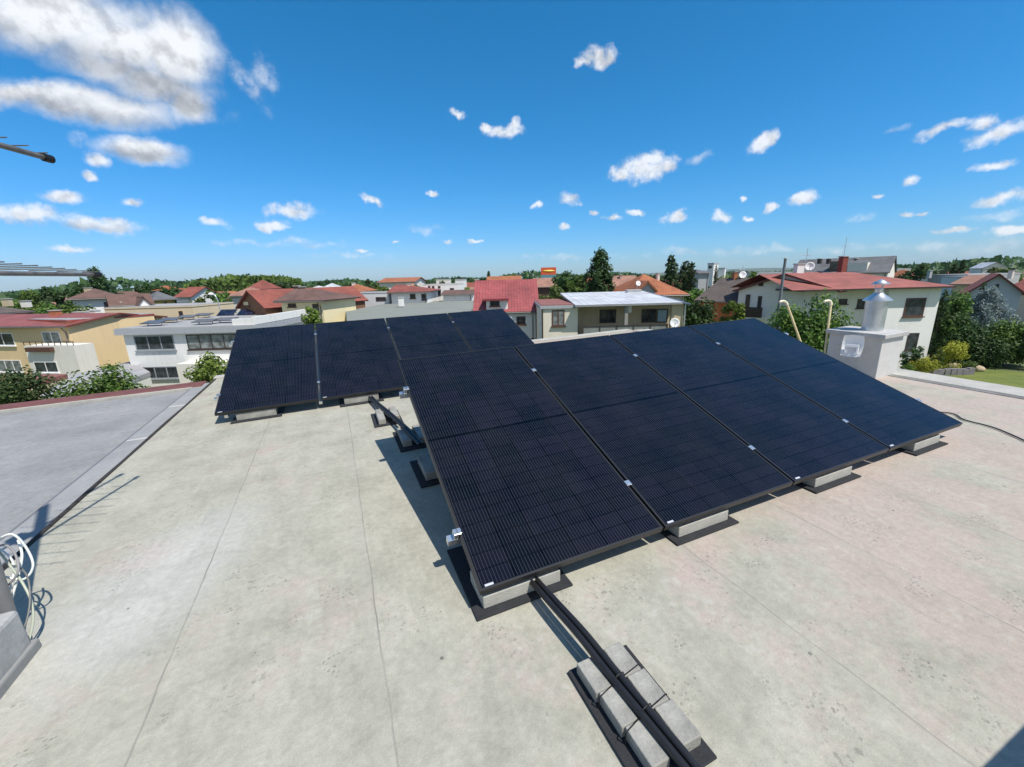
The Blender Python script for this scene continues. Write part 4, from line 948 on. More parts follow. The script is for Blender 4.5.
# billboard
c = at(548.5, 277.5, 140); w = 15 / F_PX * 140 / 2; r = root('billboard', 'orange and red advertising board standing above the far roofs', 'billboard', Matrix.Translation((c.x, c.y, 0)))
bo = MB(); bo.box(c.x - w, c.x + w, c.y - .2, c.y + .2, c.z + .9, c.z + 3.3); bo.build('board', plain('board_orange', (.62, .10, .03), .5), r)
m = MB(); m.lathe([(.02, -.03), (w * .82, 0), (.02, .03)], 24, Matrix.Translation((c.x, c.y - .22, c.z + 2.1)) @ Matrix.Diagonal((1, 1, 1, 1)) @ Matrix.Rotation(R_(90), 4, 'X') @ Matrix.Diagonal((1, .2, 1, 1))); m.build('emblem', plain('board_yellow', (.85, .50, .08), .5), r)
m = MB(); m.box(c.x - w, c.x + w, c.y - .2, c.y + .2, c.z - .6, c.z + .88); m.build('lower_panel', plain('board_teal', (.10, .26, .32), .5), r)
m = MB()
for s in (-.5, .5): m.tube([(c.x + s * w, c.y + .3, 0), (c.x + s * w, c.y + .3, c.z + 1)], .2, 6)
m.build('post', M_GALV, r)
# scattered roofs of the town further out
fr = random.Random(11)
rf = [T_ORANGE, T_TERRA, T_PINK, T_BROWN, T_ORANGE]
for k in range(46):
    t = fr.uniform(95, 210); az = fr.uniform(-1.15, 1.15); x, y = t * az, t
    w_, d_, hh = fr.uniform(8, 13), fr.uniform(8, 10), fr.uniform(3.4, 5.0)
    f = Fac(); f.z = hh; a_ = fr.uniform(-.5, .5) - az * .3
    f.o = Vector((x, y, 0)); f.ux = Vector((math.cos(a_), math.sin(a_), 0)); f.uy = Vector((-math.sin(a_), math.cos(a_), 0)); f.L = w_
    f.M = frame(f.o, f.ux, f.uy, Vector((0, 0, 1))); f.Mi = f.M.inverted()
    h = root('house', 'small far house of the town with a tiled roof among trees, near the skyline', 'house', Matrix.Translation(f.o), 'far houses near the skyline')
    body(h, f, d_, fr.choice(['gx', 'hip', 'gx']), fr.uniform(1.8, 3), fr.choice([WH, WH2, CREAMW, WH2]), fr.choice(rf), over=.4)

# --- garden on the right
gx = [onz(x, y, .02) for x, y in ((870, 384), (930, 371), (985, 369), (1060, 376), (1150, 430), (880, 440))]
m = MB(); m.add([tuple(p) for p in gx], [tuple(range(len(gx)))])
lm, nt, b = nodes('lawn_grass'); v = coords(nt); nn = noise(nt, v, .9, 6, .7); n2 = noise(nt, v, 30, 4, .7)
L(nt, mixc(nt, .8, ramp(nt, nn, [(.3, (.09, .135, .022)), (.6, (.16, .19, .035)), (.8, (.22, .22, .06))]), ramp(nt, n2, [(.3, .6), (.7, 1.3)]), 'MULTIPLY'), b.inputs['Base Color']); b.inputs['Roughness'].default_value = .95; bump(nt, b, n2, .7, .05)
tag(m.build('lawn', lm, loc=gx[0]), kind='structure')
f = fac((934, 370, 33.9), (976, 369.5, 33.9)); c = f.o; r = root('garden_wall', 'low dark stone wall edging the garden bed on the lawn', 'wall', Matrix.Translation(c))
m = MB()
for k in range(7):
    a, b = f.L * k / 7 + .02, f.L * (k + 1) / 7 - .02
    m.box(a, b, rnd.uniform(0, .06), .4, 0, .55 + rnd.uniform(-.05, .05), f.M)
m.build('stones', plain('bed_stone', (.20, .19, .20), .9, var=.25, scale=4), r)
for k, (px, py, s) in enumerate(((918, 373.5, .5), (955, 367, .55), (978, 369.5, .35))):
    c = onz(px, py, .15); m = MB(); vs = []; 
    m.lathe([(.05, -.25), (s, -.1), (s * 1.1, .1), (s * .7, .3), (.05, .4)], 9, Matrix.Translation(c) @ Matrix.Diagonal((1.3, 1, .9, 1)))
    o = m.build('garden_rock', plain('pale_rock', (.45, .36, .24), .9, var=.2, scale=3, bmp=.4), loc=c); tag(o, ['pale rock at the foot of the yellow bush by the chimney', 'pale rock behind the low garden wall', 'small flat rock right of the low garden wall'][k], 'rock', 'rocks in the garden')
# ------------------------------------------------------------------ trees
LG = {'dark': leafmat('leaf_dark', (.018, .048, .013), (.038, .082, .02), (.085, .14, .034)),
      'mid': leafmat('leaf_mid', (.036, .085, .014), (.088, .16, .026), (.18, .26, .052)),
      'light': leafmat('leaf_light', (.06, .12, .016), (.12, .20, .03), (.23, .30, .06)),
      'yellow': leafmat('leaf_yellow', (.14, .18, .014), (.34, .35, .03), (.55, .52, .08)),
      'conifer': leafmat('leaf_conifer', (.018, .048, .016), (.042, .088, .026), (.085, .145, .042)),
      'spruce': leafmat('leaf_blue_spruce', (.12, .18, .18), (.27, .34, .34), (.46, .54, .53)),
      'olive': leafmat('leaf_olive', (.04, .07, .016), (.09, .12, .028), (.17, .19, .05))}
BARK = plain('bark', (.09, .065, .045), .95, var=.3, scale=5, bmp=.5)
def leafquad(m, c, n, s, rg, asp=1.0):
    x = n.orthogonal().normalized(); x.rotate(Matrix.Rotation(rg.uniform(0, 6.28), 3, n)); y = n.cross(x)
    a, b = s * rg.uniform(.7, 1.2), s * asp * rg.uniform(.7, 1.2)
    m.v += [c - x * a, c - y * b * .6 + n * .1 * s, c + x * a, c + y * b * .6 + n * .1 * s]; k = len(m.v); m.f.append((k - 4, k - 3, k - 2, k - 1))
def rdir(rg):
    z = rg.uniform(-1, 1); a = rg.uniform(0, 6.283); q = math.sqrt(1 - z * z); return Vector((q * math.cos(a), q * math.sin(a), z))
def crown_round(rg, R, H, n, leaf, lobes=16, zc=None, flat=1.0):
    """crown of many uneven leaf clumps round a centre; base z = 0, top = H"""
    m = MB(); cl = []
    for i in range(lobes):
        d = rdir(rg); rr = rg.uniform(.35, .8)
        p = Vector((d.x * R * rr, d.y * R * rr * flat, H * .5 + d.z * H * .5 * rr)); cl.append((p, R * rg.uniform(.24, .46)))
    cl.append((Vector((0, 0, H * .5)), R * .5))
    tot = sum(r * r for _, r in cl)
    for p, r in cl:
        k = int(n * r * r / tot)
        for _ in range(k):
            d = rdir(rg); q = p + d * r * (rg.random() ** .35) * Vector((1, 1, 1)).length / 1.732 * rg.uniform(.85, 1.15)
            nn = (d + rdir(rg) * .9 + Vector((0, 0, .35))).normalized(); leafquad(m, q, nn, leaf, rg)
    return m
def crown_conifer(rg, R, H, n, leaf, power=1.0, droop=.35, open_=.3):
    """branches spiral up the stem, each a drooping fan of needle clumps; their lengths are uneven"""
    m = MB(); nb = max(24, int(H * 9)); wsum = sum((1 - i / nb) ** power + .12 for i in range(nb)); a = 0
    for i in range(nb):
        u = i / nb; z = H * (u * .96 + .03); w = (1 - u) ** power + .12
        rl = R * ((1 - u) ** power * rg.uniform(.62, 1.18) + .07); a += 2.4 + rg.uniform(-.5, .5)
        for _ in range(max(3, int(n * w / wsum))):
            s = rg.random() ** .55; wd = .22 * rl * (1.05 - s) + .10 * R + .05
            p = Vector((math.cos(a) * rl * s, math.sin(a) * rl * s, z + .18 * rl * s - droop * 1.5 * rl * s * s)) + rdir(rg) * wd * rg.random()
            nn = (Vector((math.cos(a) * .4, math.sin(a) * .4, .8)) + rdir(rg) * .9).normalized(); leafquad(m, p, nn, leaf, rg, .6)
    return m
def trunk(r, H, rad, limbs, R, rg, name='trunk'):
    m = MB(); pts = [Vector((0, 0, -.1))] + [Vector((rg.uniform(-.05, .05) * H * .3, rg.uniform(-.05, .05) * H * .3, H * k / 4)) for k in (1, 2, 3, 4)]
    m.tube(pts, rad, 8, taper=rad * .35)
    for k in range(limbs):
        a = 6.283 * k / limbs + rg.uniform(-.4, .4); z = H * rg.uniform(.35, .75); b = Vector((math.cos(a), math.sin(a), 0))
        m.tube([Vector((0, 0, z)), b * R * .3 + Vector((0, 0, z + H * .12)), b * R * .62 + Vector((0, 0, z + H * .26))], rad * .45, 5, taper=rad * .1)
    m.build(name, BARK, r, world=False)
TT = {}
def template(key, build_fn):
    if key not in TT: TT[key] = build_fn()
    return TT[key]
def tree(name, kind, leafk, px, py_top, py_base_or_none, t, half_w, label, group=None, seed=0, n=2200, leaf=None, z_base=None, cat='tree', lobes=16):
    """stands on the ground under (px, t); the top reaches py_top; half_w = half crown width in pixels"""
    top = at(px, py_top, t); R = half_w / F_PX * t; H = top.z; rg = random.Random(seed * 31 + int(px * 7))
    M = Matrix.Translation((top.x, top.y, 0)); r = root(name, label, cat, M, group)
    if kind == 'round':
        cb = z_base if z_base is not None else max(.25 * H, H - 2.3 * R)
        lf = leaf or .045 * t / 10 + .05
        m = crown_round(rg, R, H - cb, n, lf, lobes); m.v = [p + Vector((0, 0, cb)) for p in m.v]
        m.build('crown', LG[leafk], r, world=False); trunk(r, max(.6, cb + (H - cb) * .5), .035 * H + .03, 5, R, rg)
    elif kind == 'bush':
        lf = leaf or .1; m = crown_round(rg, R, H, n, lf, lobes); m.build('foliage', LG[leafk], r, world=False); trunk(r, H * .6, .05, 4, R, rg, 'stem')
    elif kind in ('conifer', 'cypress', 'spruce'):
        cb = z_base if z_base is not None else .08 * H; lf = leaf or .035 * t / 10 + .06
        m = crown_conifer(rg, R, H - cb, n, lf, .55 if kind == 'cypress' else .7, .1 if kind == 'cypress' else .4); m.v = [p + Vector((0, 0, cb)) for p in m.v]
        m.build('crown', LG[leafk], r, world=False); trunk(r, H * .9, .02 * H + .03, 0, R, rg)
    return r
# near the roof
tree('tree', 'round', 'mid', 812, 283, None, 22, 46, 'large broad leaved tree behind the two bent vent pipes', seed=1, n=11000, leaf=.11, lobes=30, z_base=2.2)
tree('tree', 'round', 'mid', 846, 300, None, 24, 30, 'smaller broad leaved tree between the vent pipes and the metal flue', seed=2, n=5000, leaf=.11, lobes=18, z_base=2)
tree('shrub', 'bush', 'light', 208, 338, None, 24, 30, 'light green leafy tree in front of the white house with solar panels', seed=3, n=4500, leaf=.12, lobes=20, cat='tree')
tree('shrub', 'bush', 'light', 232, 345, None, 24.5, 16, 'light green leafy shrub just left of the rear row of panels', seed=13, n=2000, leaf=.12, lobes=12, cat='shrub')
tree('shrub', 'bush', 'mid', 92, 366, None, 22, 46, 'wide dark green bush behind the adjoining roof', seed=4, n=11000, leaf=.10, lobes=36, cat='bush')
tree('shrub', 'bush', 'dark', 6, 371, None, 21, 40, 'dark green bush at the left picture edge behind the adjoining roof', seed=5, n=8000, leaf=.10, lobes=20, cat='bush')
tree('shrub', 'bush', 'light', 105, 360, None, 33, 13, 'small yellow green hedge bush before the ochre side wall', seed=6, n=900, leaf=.14, lobes=10, cat='bush')
tree('tree', 'round', 'light', 311, 306, None, 36, 12, 'pale green sapling in front of the cream house', seed=7, n=700, leaf=.16, lobes=10)
tree('shrub', 'bush', 'mid', 498, 322, None, 33, 10, 'green bush at the corner of the steep red roofed house', seed=8, n=900, leaf=.13, lobes=10, cat='bush')
tree('shrub', 'bush', 'olive', 529, 326, None, 32.5, 10, 'olive bush under the window of the steep red roofed house', seed=9, n=900, leaf=.12, lobes=10, cat='bush')
tree('tree', 'round', 'dark', 705, 299, None, 33, 24, 'dark broad tree right of the terrace house', seed=10, n=4500, leaf=.15, lobes=22, z_base=2)
tree('tree', 'round', 'dark', 692, 305, None, 31, 13, 'dark small tree touching the terrace house end wall', seed=34, n=2200, leaf=.14, lobes=14, z_base=2)
tree('tree', 'round', 'light', 734, 297, None, 37, 14, 'yellow green tree between the orange brick wall and the white gable', seed=11, n=2000, leaf=.16, lobes=14, z_base=2)
tree('tree', 'round', 'mid', 690, 283, None, 48, 18, 'green tree behind the right end of the terrace house', seed=12, n=2600, leaf=.2, lobes=18)
# conifers on the skyline
tree('conifer_tree', 'conifer', 'conifer', 600, 249, None, 46, 32, 'tall green conifer above the terrace roof, highest tree in the middle', seed=14, n=13000, leaf=.26)
tree('conifer_tree', 'cypress', 'conifer', 672, 254.5, None, 62, 13, 'dark pointed conifer right of the orange hipped roof', seed=15, n=4200, leaf=.28)
tree('conifer_tree', 'conifer', 'dark', 686, 261, None, 64, 22, 'dark conifer just right of the pointed one', seed=16, n=5000, leaf=.28)
tree('conifer_tree', 'cypress', 'dark', 692.5, 261.5, None, 58, 8.5, 'slim dark conifer, last of the three beside the orange roof', seed=17, n=2500, leaf=.25)
tree('conifer_tree', 'cypress', 'conifer', 716.5, 264.5, None, 55, 3.2, 'very slim dark cypress in front of the narrow white tower', seed=18, n=900, leaf=.2)
tree('conifer_tree', 'conifer', 'conifer', 93, 267, None, 78, 24, 'big dark conifer behind the brown hipped roof on the left', seed=19, n=6500, leaf=.34)
tree('tree', 'round', 'dark', 566, 269, None, 58, 16, 'round green tree below the billboard', seed=20, n=3200, leaf=.24, lobes=22)
tree('tree', 'round', 'mid', 577, 271, None, 57, 14, 'round green tree left of the tall conifer', seed=21, n=3200, leaf=.22, lobes=20)
tree('tree', 'round', 'olive', 556, 281, None, 55, 12, 'low olive green tree left of the terrace house roof', seed=35, n=1800, leaf=.22, lobes=14)
# left tree groups
for k, (px, py, t, hw, lk, lab) in enumerate((
    (40, 281, 78, 11, 'dark', 'dark tree left of the big conifer on the skyline'), (57, 280.5, 79, 10, 'dark', 'twin dark tree next to the skyline tree at the left'),
    (18, 283, 75, 16, 'mid', 'green tree at the left edge of the skyline'), (75, 280, 76, 14, 'dark', 'dark tree just left of the big conifer'),
    (14, 290, 60, 24, 'mid', 'broad green tree over the grey brown roof at the left edge'), (40, 293, 53, 22, 'mid', 'broad green tree behind the red roof edge, left'),
    (70, 299.5, 51.5, 20, 'mid', 'low green tree behind the pale chimneys'), (50, 302, 51, 18, 'light', 'low light green tree behind the orange chimney'), (90, 303, 52, 10, 'dark', 'small dark tree in front of the brown hipped roof'),
    (138, 275, 84, 8, 'dark', 'dark narrow tree left of the yellow house'), (150, 278, 88, 13, 'dark', 'dark tree behind the tiny orange roof'), (165, 278, 90, 12, 'dark', 'dark tree behind the yellow house'),
    (182, 283, 95, 16, 'dark', 'dark tree above the orange brown roof'), (205, 285, 62, 17, 'mid', 'big green tree behind the lamp pole'), (222, 288, 60, 17, 'mid', 'big green tree right of the lamp pole'), (192, 291, 60, 13, 'olive', 'olive green tree left of the lamp pole'),
    (283, 271.5, 96, 15, 'dark', 'large rounded dark tree in the wood above the brown roofs'), (262, 277, 92, 17, 'dark', 'dark tree in the wood left of the large rounded one'), (243, 277, 96, 16, 'mid', 'green tree at the left of the wood'), (300, 280, 90, 10, 'mid', 'small green tree right of the large rounded dark tree'),
    (319, 277, 100, 7, 'dark', 'dark tree left of the white pyramid roof tip'), (330, 277.5, 102, 9, 'mid', 'green tree behind the white pyramid roof'), (352, 276.5, 105, 8, 'dark', 'dark tree behind the orange roof with cream chimney'), (366, 277, 108, 7, 'dark', 'dark tree right of the cream chimney'), (379, 280, 90, 9, 'light', 'light green tree behind the small white house'),
    (428, 275, 112, 7, 'dark', 'dark tree above the white cube house'), (418, 279, 115, 8, 'mid', 'green tree left of the dark one above the cube house'), (444, 279, 118, 8, 'dark', 'dark tree right above the cube house'), (468, 279, 80, 9, 'mid', 'green tree left of the steep red roof'), (473, 282, 76, 6, 'dark', 'dark tree touching the steep red roof'),
    (488.5, 271, 150, 2.6, 'dark', 'slim dark poplar on the skyline above the steep red roof'), (518, 273, 170, 6, 'dark', 'distant dark round tree above the steep red roof'), (503, 275, 180, 9, 'mid', 'distant low tree above the steep red roof'),
    (612, 272, 110, 8, 'mid', 'distant tree right of the tall conifer'), (643, 270, 100, 7, 'mid', 'small tree above the ridge of the pink roof'), (655, 270.5, 105, 5, 'dark', 'small dark tree above the orange ridge'),
    (735, 268, 85, 14, 'light', 'light green tree behind the brown roof'), (755, 267.5, 88, 13, 'light', 'light green tree above the right end of the brown roof'), (722, 271, 84, 10, 'olive', 'olive tree left above the brown roof'),
    (917, 259, 82, 13, 'dark', 'dark broad tree above the hip of the maroon roof'), (940, 265, 105, 9, 'dark', 'dark tree behind the grey block'), (964, 259.5, 110, 6.5, 'dark', 'dark conifer like tree behind the grey block, right'), (955, 263, 112, 7, 'dark', 'dark tree left of the conifer like one'),
    (995, 262, 112, 14, 'olive', 'wide olive tree on the skyline at the right'), (1012, 264, 108, 11, 'mid', 'green tree on the skyline near the right edge'))):
    kind = 'cypress' if 'poplar' in lab else ('conifer' if 'conifer like' in lab else 'round')
    tree('conifer_tree' if kind != 'round' else 'tree', kind, lk, px, py, None, t, hw, lab, 'trees of the town', seed=40 + k, n=1500, leaf=.032 * t / 10 + .05, lobes=14, z_base=1.0)
# garden on the right
tree('hedge', 'bush', 'mid', 957, 286, None, 38, 21, 'tall light topped hedge plant right beside the white house wall', seed=101, n=6500, leaf=.13, lobes=30, cat='hedge')
tree('hedge', 'bush', 'dark', 967, 312, None, 37, 22, 'dark hedge mass behind the yellow bush', seed=102, n=5500, leaf=.12, lobes=30, cat='hedge')
tree('hedge', 'bush', 'dark', 990, 336, None, 36.5, 22, 'dark hedge mass under the blue spruce', seed=103, n=5000, leaf=.12, lobes=28, cat='hedge')
tree('hedge', 'bush', 'mid', 1016, 316, None, 36, 24, 'green hedge mass at the right picture edge', seed=104, n=6000, leaf=.12, lobes=30, cat='hedge')
tree('hedge', 'bush', 'dark', 1036, 330, None, 35, 22, 'dark hedge mass cut by the right picture edge', seed=114, n=4500, leaf=.12, lobes=24, cat='hedge')
tree('conifer_tree', 'conifer', 'conifer', 947, 288, None, 37.5, 11, 'dark conifer standing at the white house corner', seed=105, n=3000, leaf=.13)
tree('spruce_tree', 'spruce', 'spruce', 990, 287, None, 41, 34, 'blue grey spruce in front of the red roofed gable', seed=106, n=9000, leaf=.16, z_base=2)
tree('conifer_tree', 'cypress', 'dark', 985, 281, None, 43, 5, 'dark slim conifer against the blue grey gable', seed=107, n=1500, leaf=.14)
tree('shrub', 'bush', 'yellow', 955, 337, None, 34.4, 14, 'large rounded yellow green bush on the garden bed', seed=108, n=3600, leaf=.07, lobes=24, cat='bush')
tree('shrub', 'bush', 'yellow', 925, 356, None, 32.6, 12, 'smaller yellow bush nearest the chimney', seed=109, n=2600, leaf=.065, lobes=18, cat='bush')
tree('conifer_tree', 'cypress', 'mid', 942, 347, None, 33.9, 6, 'small green cone shaped conifer between the yellow bushes', seed=110, n=1600, leaf=.07, z_base=.1)
tree('shrub', 'bush', 'dark', 917, 343, None, 33.8, 10, 'dark spiky shrub against the white house wall', seed=111, n=1500, leaf=.09, lobes=12, cat='shrub')
tree('shrub', 'bush', 'light', 909, 361, None, 32, 8, 'light green shrub at the roof edge beside the chimney', seed=112, n=1300, leaf=.07, lobes=12, cat='shrub')
tree('shrub', 'bush', 'mid', 972, 361, None, 35, 9, 'low green plants behind the stone wall of the bed', seed=113, n=1000, leaf=.07, lobes=12, cat='shrub')
# town trees further out: copies of a few masters
ms = []
for k, (lk, kd) in enumerate((('mid', 'round'), ('dark', 'round'), ('olive', 'round'), ('dark', 'conifer'))):
    rg = random.Random(900 + k); r = root('tree', 'far green tree of the town standing among the distant roofs', 'tree', Matrix.Identity(4), 'far trees of the town')
    m = crown_round(rg, 3.6, 6.5, 900, .42, 14) if kd == 'round' else crown_conifer(rg, 2.2, 8.5, 900, .4)
    m.v = [p + Vector((0, 0, 1.2)) for p in m.v]; m.build('crown', LG[lk], r, world=False); trunk(r, 5, .25, 4, 3, rg); ms.append(r)
fr = random.Random(5)
for k in range(150):
    t = fr.uniform(88, 330); x = t * fr.uniform(-1.2, 1.2); s = fr.uniform(.6, 1.05)
    o = ms[k] if k < 4 else copy_tree(ms[k % 4 if fr.random() < .5 else k % 3])
    place(o, Matrix.Translation((x, t, 0)) @ Matrix.Rotation(fr.uniform(0, 6.28), 4, 'Z') @ Matrix.Scale(s, 4))
# woods closing the horizon
wm = MB(); fr = random.Random(77)
for k in range(9000):
    az = fr.uniform(-1.02, 1.02); d = fr.uniform(420, 900); h0 = (9 + 3.5 * math.sin(az * 9 + 1) + 2.5 * math.sin(az * 31)) * (d / 500) ** .3
    if az < -.2: h0 += 4 * max(0, math.sin((az + .2) * 4 + 3.14)) 
    p = Vector((d * math.sin(az), d * math.cos(az), h0 * fr.random() ** .5)); leafquad(wm, p, (rdir(fr) + Vector((0, -.6, .5))).normalized(), fr.uniform(2.0, 4.2), fr)
wo = wm.build('woodland', LG['dark']); tag(wo, 'dark green band of woods along the horizon', 'woodland', kind='stuff')
# wooded rise left of the centre
wm = MB()
for k in range(5200):
    px = fr.uniform(185, 300); t = fr.uniform(150, 210); u = (px - 185) / 115
    top = 277.5 + 9 * max(0, (.38 - u)) * 2.2 + 3 * max(0, u - .8) * 5
    p = at(px, top + fr.random() ** 1.3 * 14, t); leafquad(wm, p, (rdir(fr) + Vector((0, -.6, .6))).normalized(), fr.uniform(.9, 1.7), fr)
wo = wm.build('woodland', LG['mid']); tag(wo, 'wooded green rise behind the houses left of the centre', 'woodland', kind='stuff')
# ------------------------------------------------------------------ sky, sun, camera
SUN = Vector((.755 * .52, -.656 * .52, .853)).normalized()
SEL = math.asin(SUN.z); SROT = math.atan2(SUN.x, SUN.y)
w = bpy.data.worlds.new('World'); scn.world = w; w.use_nodes = True
nt = w.node_tree; bg = nt.nodes['Background']
sky = N(nt, 'ShaderNodeTexSky'); sky.sky_type = 'NISHITA'; sky.sun_disc = False
sky.sun_elevation = SEL; sky.sun_rotation = SROT; sky.air_density = 1.0; sky.dust_density = .4; sky.ozone_density = 2.2; sky.altitude = 200
hs = N(nt, 'ShaderNodeHueSaturation'); hs.inputs['Saturation'].default_value = 1.15; hs.inputs['Value'].default_value = 1.0; L(nt, sky.outputs[0], hs.inputs['Color'])
sr = N(nt, 'ShaderNodeSeparateColor'); L(nt, hs.outputs[0], sr.inputs[0]); sc_ = N(nt, 'ShaderNodeCombineColor')
L(nt, math_n(nt, 'MULTIPLY', math_n(nt, 'POWER', sr.outputs[0], 1.5), .205), sc_.inputs[0])
L(nt, math_n(nt, 'MULTIPLY', math_n(nt, 'POWER', sr.outputs[1], .845), 1.096), sc_.inputs[1]); L(nt, math_n(nt, 'MULTIPLY', sr.outputs[2], 1.27), sc_.inputs[2])
dirv = coords(nt, 'Generated')
s = N(nt, 'ShaderNodeSeparateXYZ'); L(nt, dirv, s.inputs[0])
yy = math_n(nt, 'MAXIMUM', s.outputs[1], .02)
fr_ = N(nt, 'ShaderNodeMapRange', interpolation_type='SMOOTHSTEP'); L(nt, s.outputs[1], fr_.inputs[0]); fr_.inputs[1].default_value = -.35; fr_.inputs[2].default_value = .15
rear_fill = mixc(nt, .16, hs.outputs[0], (6.2, 6.1, 5.8))     # pale tone added to the unseen rear sky, neutral fill for facing walls
skyc = mixc(nt, fr_.outputs[0], rear_fill, sc_.outputs[0])      # clear deep blue in front
P = N(nt, 'ShaderNodeCombineXYZ'); L(nt, math_n(nt, 'DIVIDE', s.outputs[0], yy), P.inputs[0]); L(nt, math_n(nt, 'DIVIDE', s.outputs[2], yy), P.inputs[1])
nz1 = noise(nt, dirv, 9, 7, .62); nz2 = noise(nt, dirv, 42, 6, .62)
warp = N(nt, 'ShaderNodeVectorMath', operation='SCALE'); warp.inputs['Scale'].default_value = .045
w0 = N(nt, 'ShaderNodeVectorMath', operation='SUBTRACT'); L(nt, noise(nt, dirv, 22, 5, .6, 'Color'), w0.inputs[0]); w0.inputs[1].default_value = (.5, .5, .5)
L(nt, w0.outputs[0], warp.inputs[0]); PW_ = N(nt, 'ShaderNodeVectorMath', operation='ADD'); L(nt, P.outputs[0], PW_.inputs[0]); L(nt, warp.outputs[0], PW_.inputs[1])
def blobs(lst, src):
    acc = None
    sp_ = N(nt, 'ShaderNodeSeparateXYZ'); L(nt, src, sp_.inputs[0])
    for px, py, rx, ry, rot in lst:
        d = ray(px, py); u, v = d.x / d.y, d.z / d.y
        d1 = ray(px + rx, py); d2 = ray(px, py - ry)
        ax = abs(d1.x / d1.y - u); ay = abs(d2.z / d2.y - v)
        ang = math.atan2(d1.z / d1.y - v, d1.x / d1.y - u) + R_(rot)
        cb = N(nt, 'ShaderNodeCombineXYZ'); L(nt, sp_.outputs[0], cb.inputs[0]); L(nt, sp_.outputs[1], cb.inputs[1])
        if acc is not None: L(nt, acc, cb.inputs[2])     # evaluated one after the other, which keeps the shader small
        m_ = N(nt, 'ShaderNodeMapping', vector_type='TEXTURE'); L(nt, cb.outputs[0], m_.inputs[0])
        m_.inputs['Location'].default_value = (u, v, 0); m_.inputs['Rotation'].default_value = (0, 0, ang); m_.inputs['Scale'].default_value = (max(ax, .004), max(ay, .003), 1e5)
        ln = N(nt, 'ShaderNodeVectorMath', operation='LENGTH'); L(nt, m_.outputs[0], ln.inputs[0])
        acc = ln.outputs['Value'] if acc is None else math_n(nt, 'MINIMUM', acc, ln.outputs['Value'])
    return acc
big = [(60, 22, 115, 36, 0), (120, 48, 85, 38, -4), (172, 52, 46, 46, 0), (188, 106, 28, 24, 0), (150, 86, 58, 26, -8), (92, 104, 112, 21, -6), (20, 95, 60, 15, 4), (40, 8, 95, 42, 0), (142, 150, 42, 13, -8), (110, 70, 50, 22, -10)]
midc = [(30, 213, 52.25, 11.40, -6), (100, 225, 47.50, 9.50, -4), (62, 197, 26.60, 6.65, 0), (96, 160, 13.30, 9.50, -20), (90, 175, 8.55, 5.70, -20), (133, 201, 12.35, 5.70, -10), (66, 248, 22.80, 4.75, 0),
        (210, 222, 14.25, 6.65, 0), (292, 212, 25.65, 9.50, 0), (272, 227, 17.10, 4.75, 0),
        (597, 59, 18.06, 12.04, 0), (582, 63, 8.60, 6.02, 0), (610, 56, 8.60, 10.32, 0), (459, 115, 9.46, 5.16, 0), (505, 131, 18.92, 7.74, 0), (515, 126, 8.60, 6.88, 0), (488, 127, 8.60, 5.16, -20), (645, 170, 32.68, 12.90, 0), (650, 160, 17.20, 10.32, 0), (668, 166, 13.76, 12.04, 0), (622, 172, 13.76, 8.60, 0),
        (570, 200, 15.48, 8.60, 0), (536, 204, 7.74, 4.30, 0), (594, 213, 6.02, 3.44, 0), (612, 216, 9.46, 4.30, 0), (635, 213, 7.74, 4.30, 0), (563, 227, 5.16, 3.44, 0), (676, 218, 16.34, 6.02, 0), (722, 218, 11.18, 6.88, 0), (372, 202, 11.18, 5.16, -20), (433, 193, 7.74, 3.44, 0), (476, 242, 6.88, 2.58, 0), (446, 242, 6.02, 2.58, 0), (397, 242, 4.30, 1.72, 0), (362, 250, 5.16, 2.58, 0),
        (763, 142, 16.34, 9.46, 25), (772, 138, 10.32, 7.74, 20), (803, 198, 20.64, 6.88, 8), (770, 210, 10.32, 4.30, 20), (747, 218, 4.30, 2.58, 0), (745, 200, 4.30, 2.58, 0), (911, 181, 9.46, 6.02, 15), (877, 196, 7.74, 3.44, 5), (905, 214, 13.76, 3.44, 8), (922, 212, 8.60, 2.58, 5),
        (945, 128, 29.24, 6.88, 16), (1000, 131, 36.12, 11.18, 18), (985, 123, 17.20, 8.60, 15), (995, 167, 24.08, 6.02, 10), (1002, 198, 30.96, 6.88, 14), (1040, 190, 25.80, 8.60, 14), (953, 231, 22.36, 3.44, 3), (1012, 232, 25.80, 5.16, 3)]
thin = [(246, 82, 30, 13, -48), (238, 70, 16, 10, -60), (850, 248, 50, 5, 3), (750, 250, 60, 5, 2), (935, 246, 40, 5, 3), (985, 248, 50, 8, 3), (690, 252, 40, 4, 0), (300, 244, 60, 5, 0), (240, 243, 25, 4, 0), (560, 256, 60, 4, 0), (265, 75, 12, 22, 10), (275, 225, 20, 5, 0), (700, 158, 16, 6, 20), (895, 130, 14, 4, 15), (80, 140, 12, 8, 0), (860, 218, 14, 4, 10), (430, 230, 30, 6, 0), (345, 256, 40, 4, 0), (1000, 215, 40, 6, 10)]
def soft(d, amp, lo, hi, nzz):
    e = math_n(nt, 'ADD', d, math_n(nt, 'MULTIPLY', math_n(nt, 'SUBTRACT', nzz, .5), amp))
    n = N(nt, 'ShaderNodeMapRange', interpolation_type='SMOOTHSTEP'); L(nt, e, n.inputs[0]); n.inputs[1].default_value = hi; n.inputs[2].default_value = lo; n.inputs[3].default_value = 0; n.inputs[4].default_value = 1
    return n.outputs[0]
mixn = math_n(nt, 'ADD', math_n(nt, 'MULTIPLY', nz1, .55), math_n(nt, 'MULTIPLY', nz2, .45))
db = blobs(big, PW_.outputs[0]); dm = blobs(midc, PW_.outputs[0]); dt = blobs(thin, PW_.outputs[0])
nzb = math_n(nt, 'ADD', math_n(nt, 'MULTIPLY', nz1, .8), math_n(nt, 'MULTIPLY', nz2, .2))
nz3 = noise(nt, dirv, 30, 5, .55)
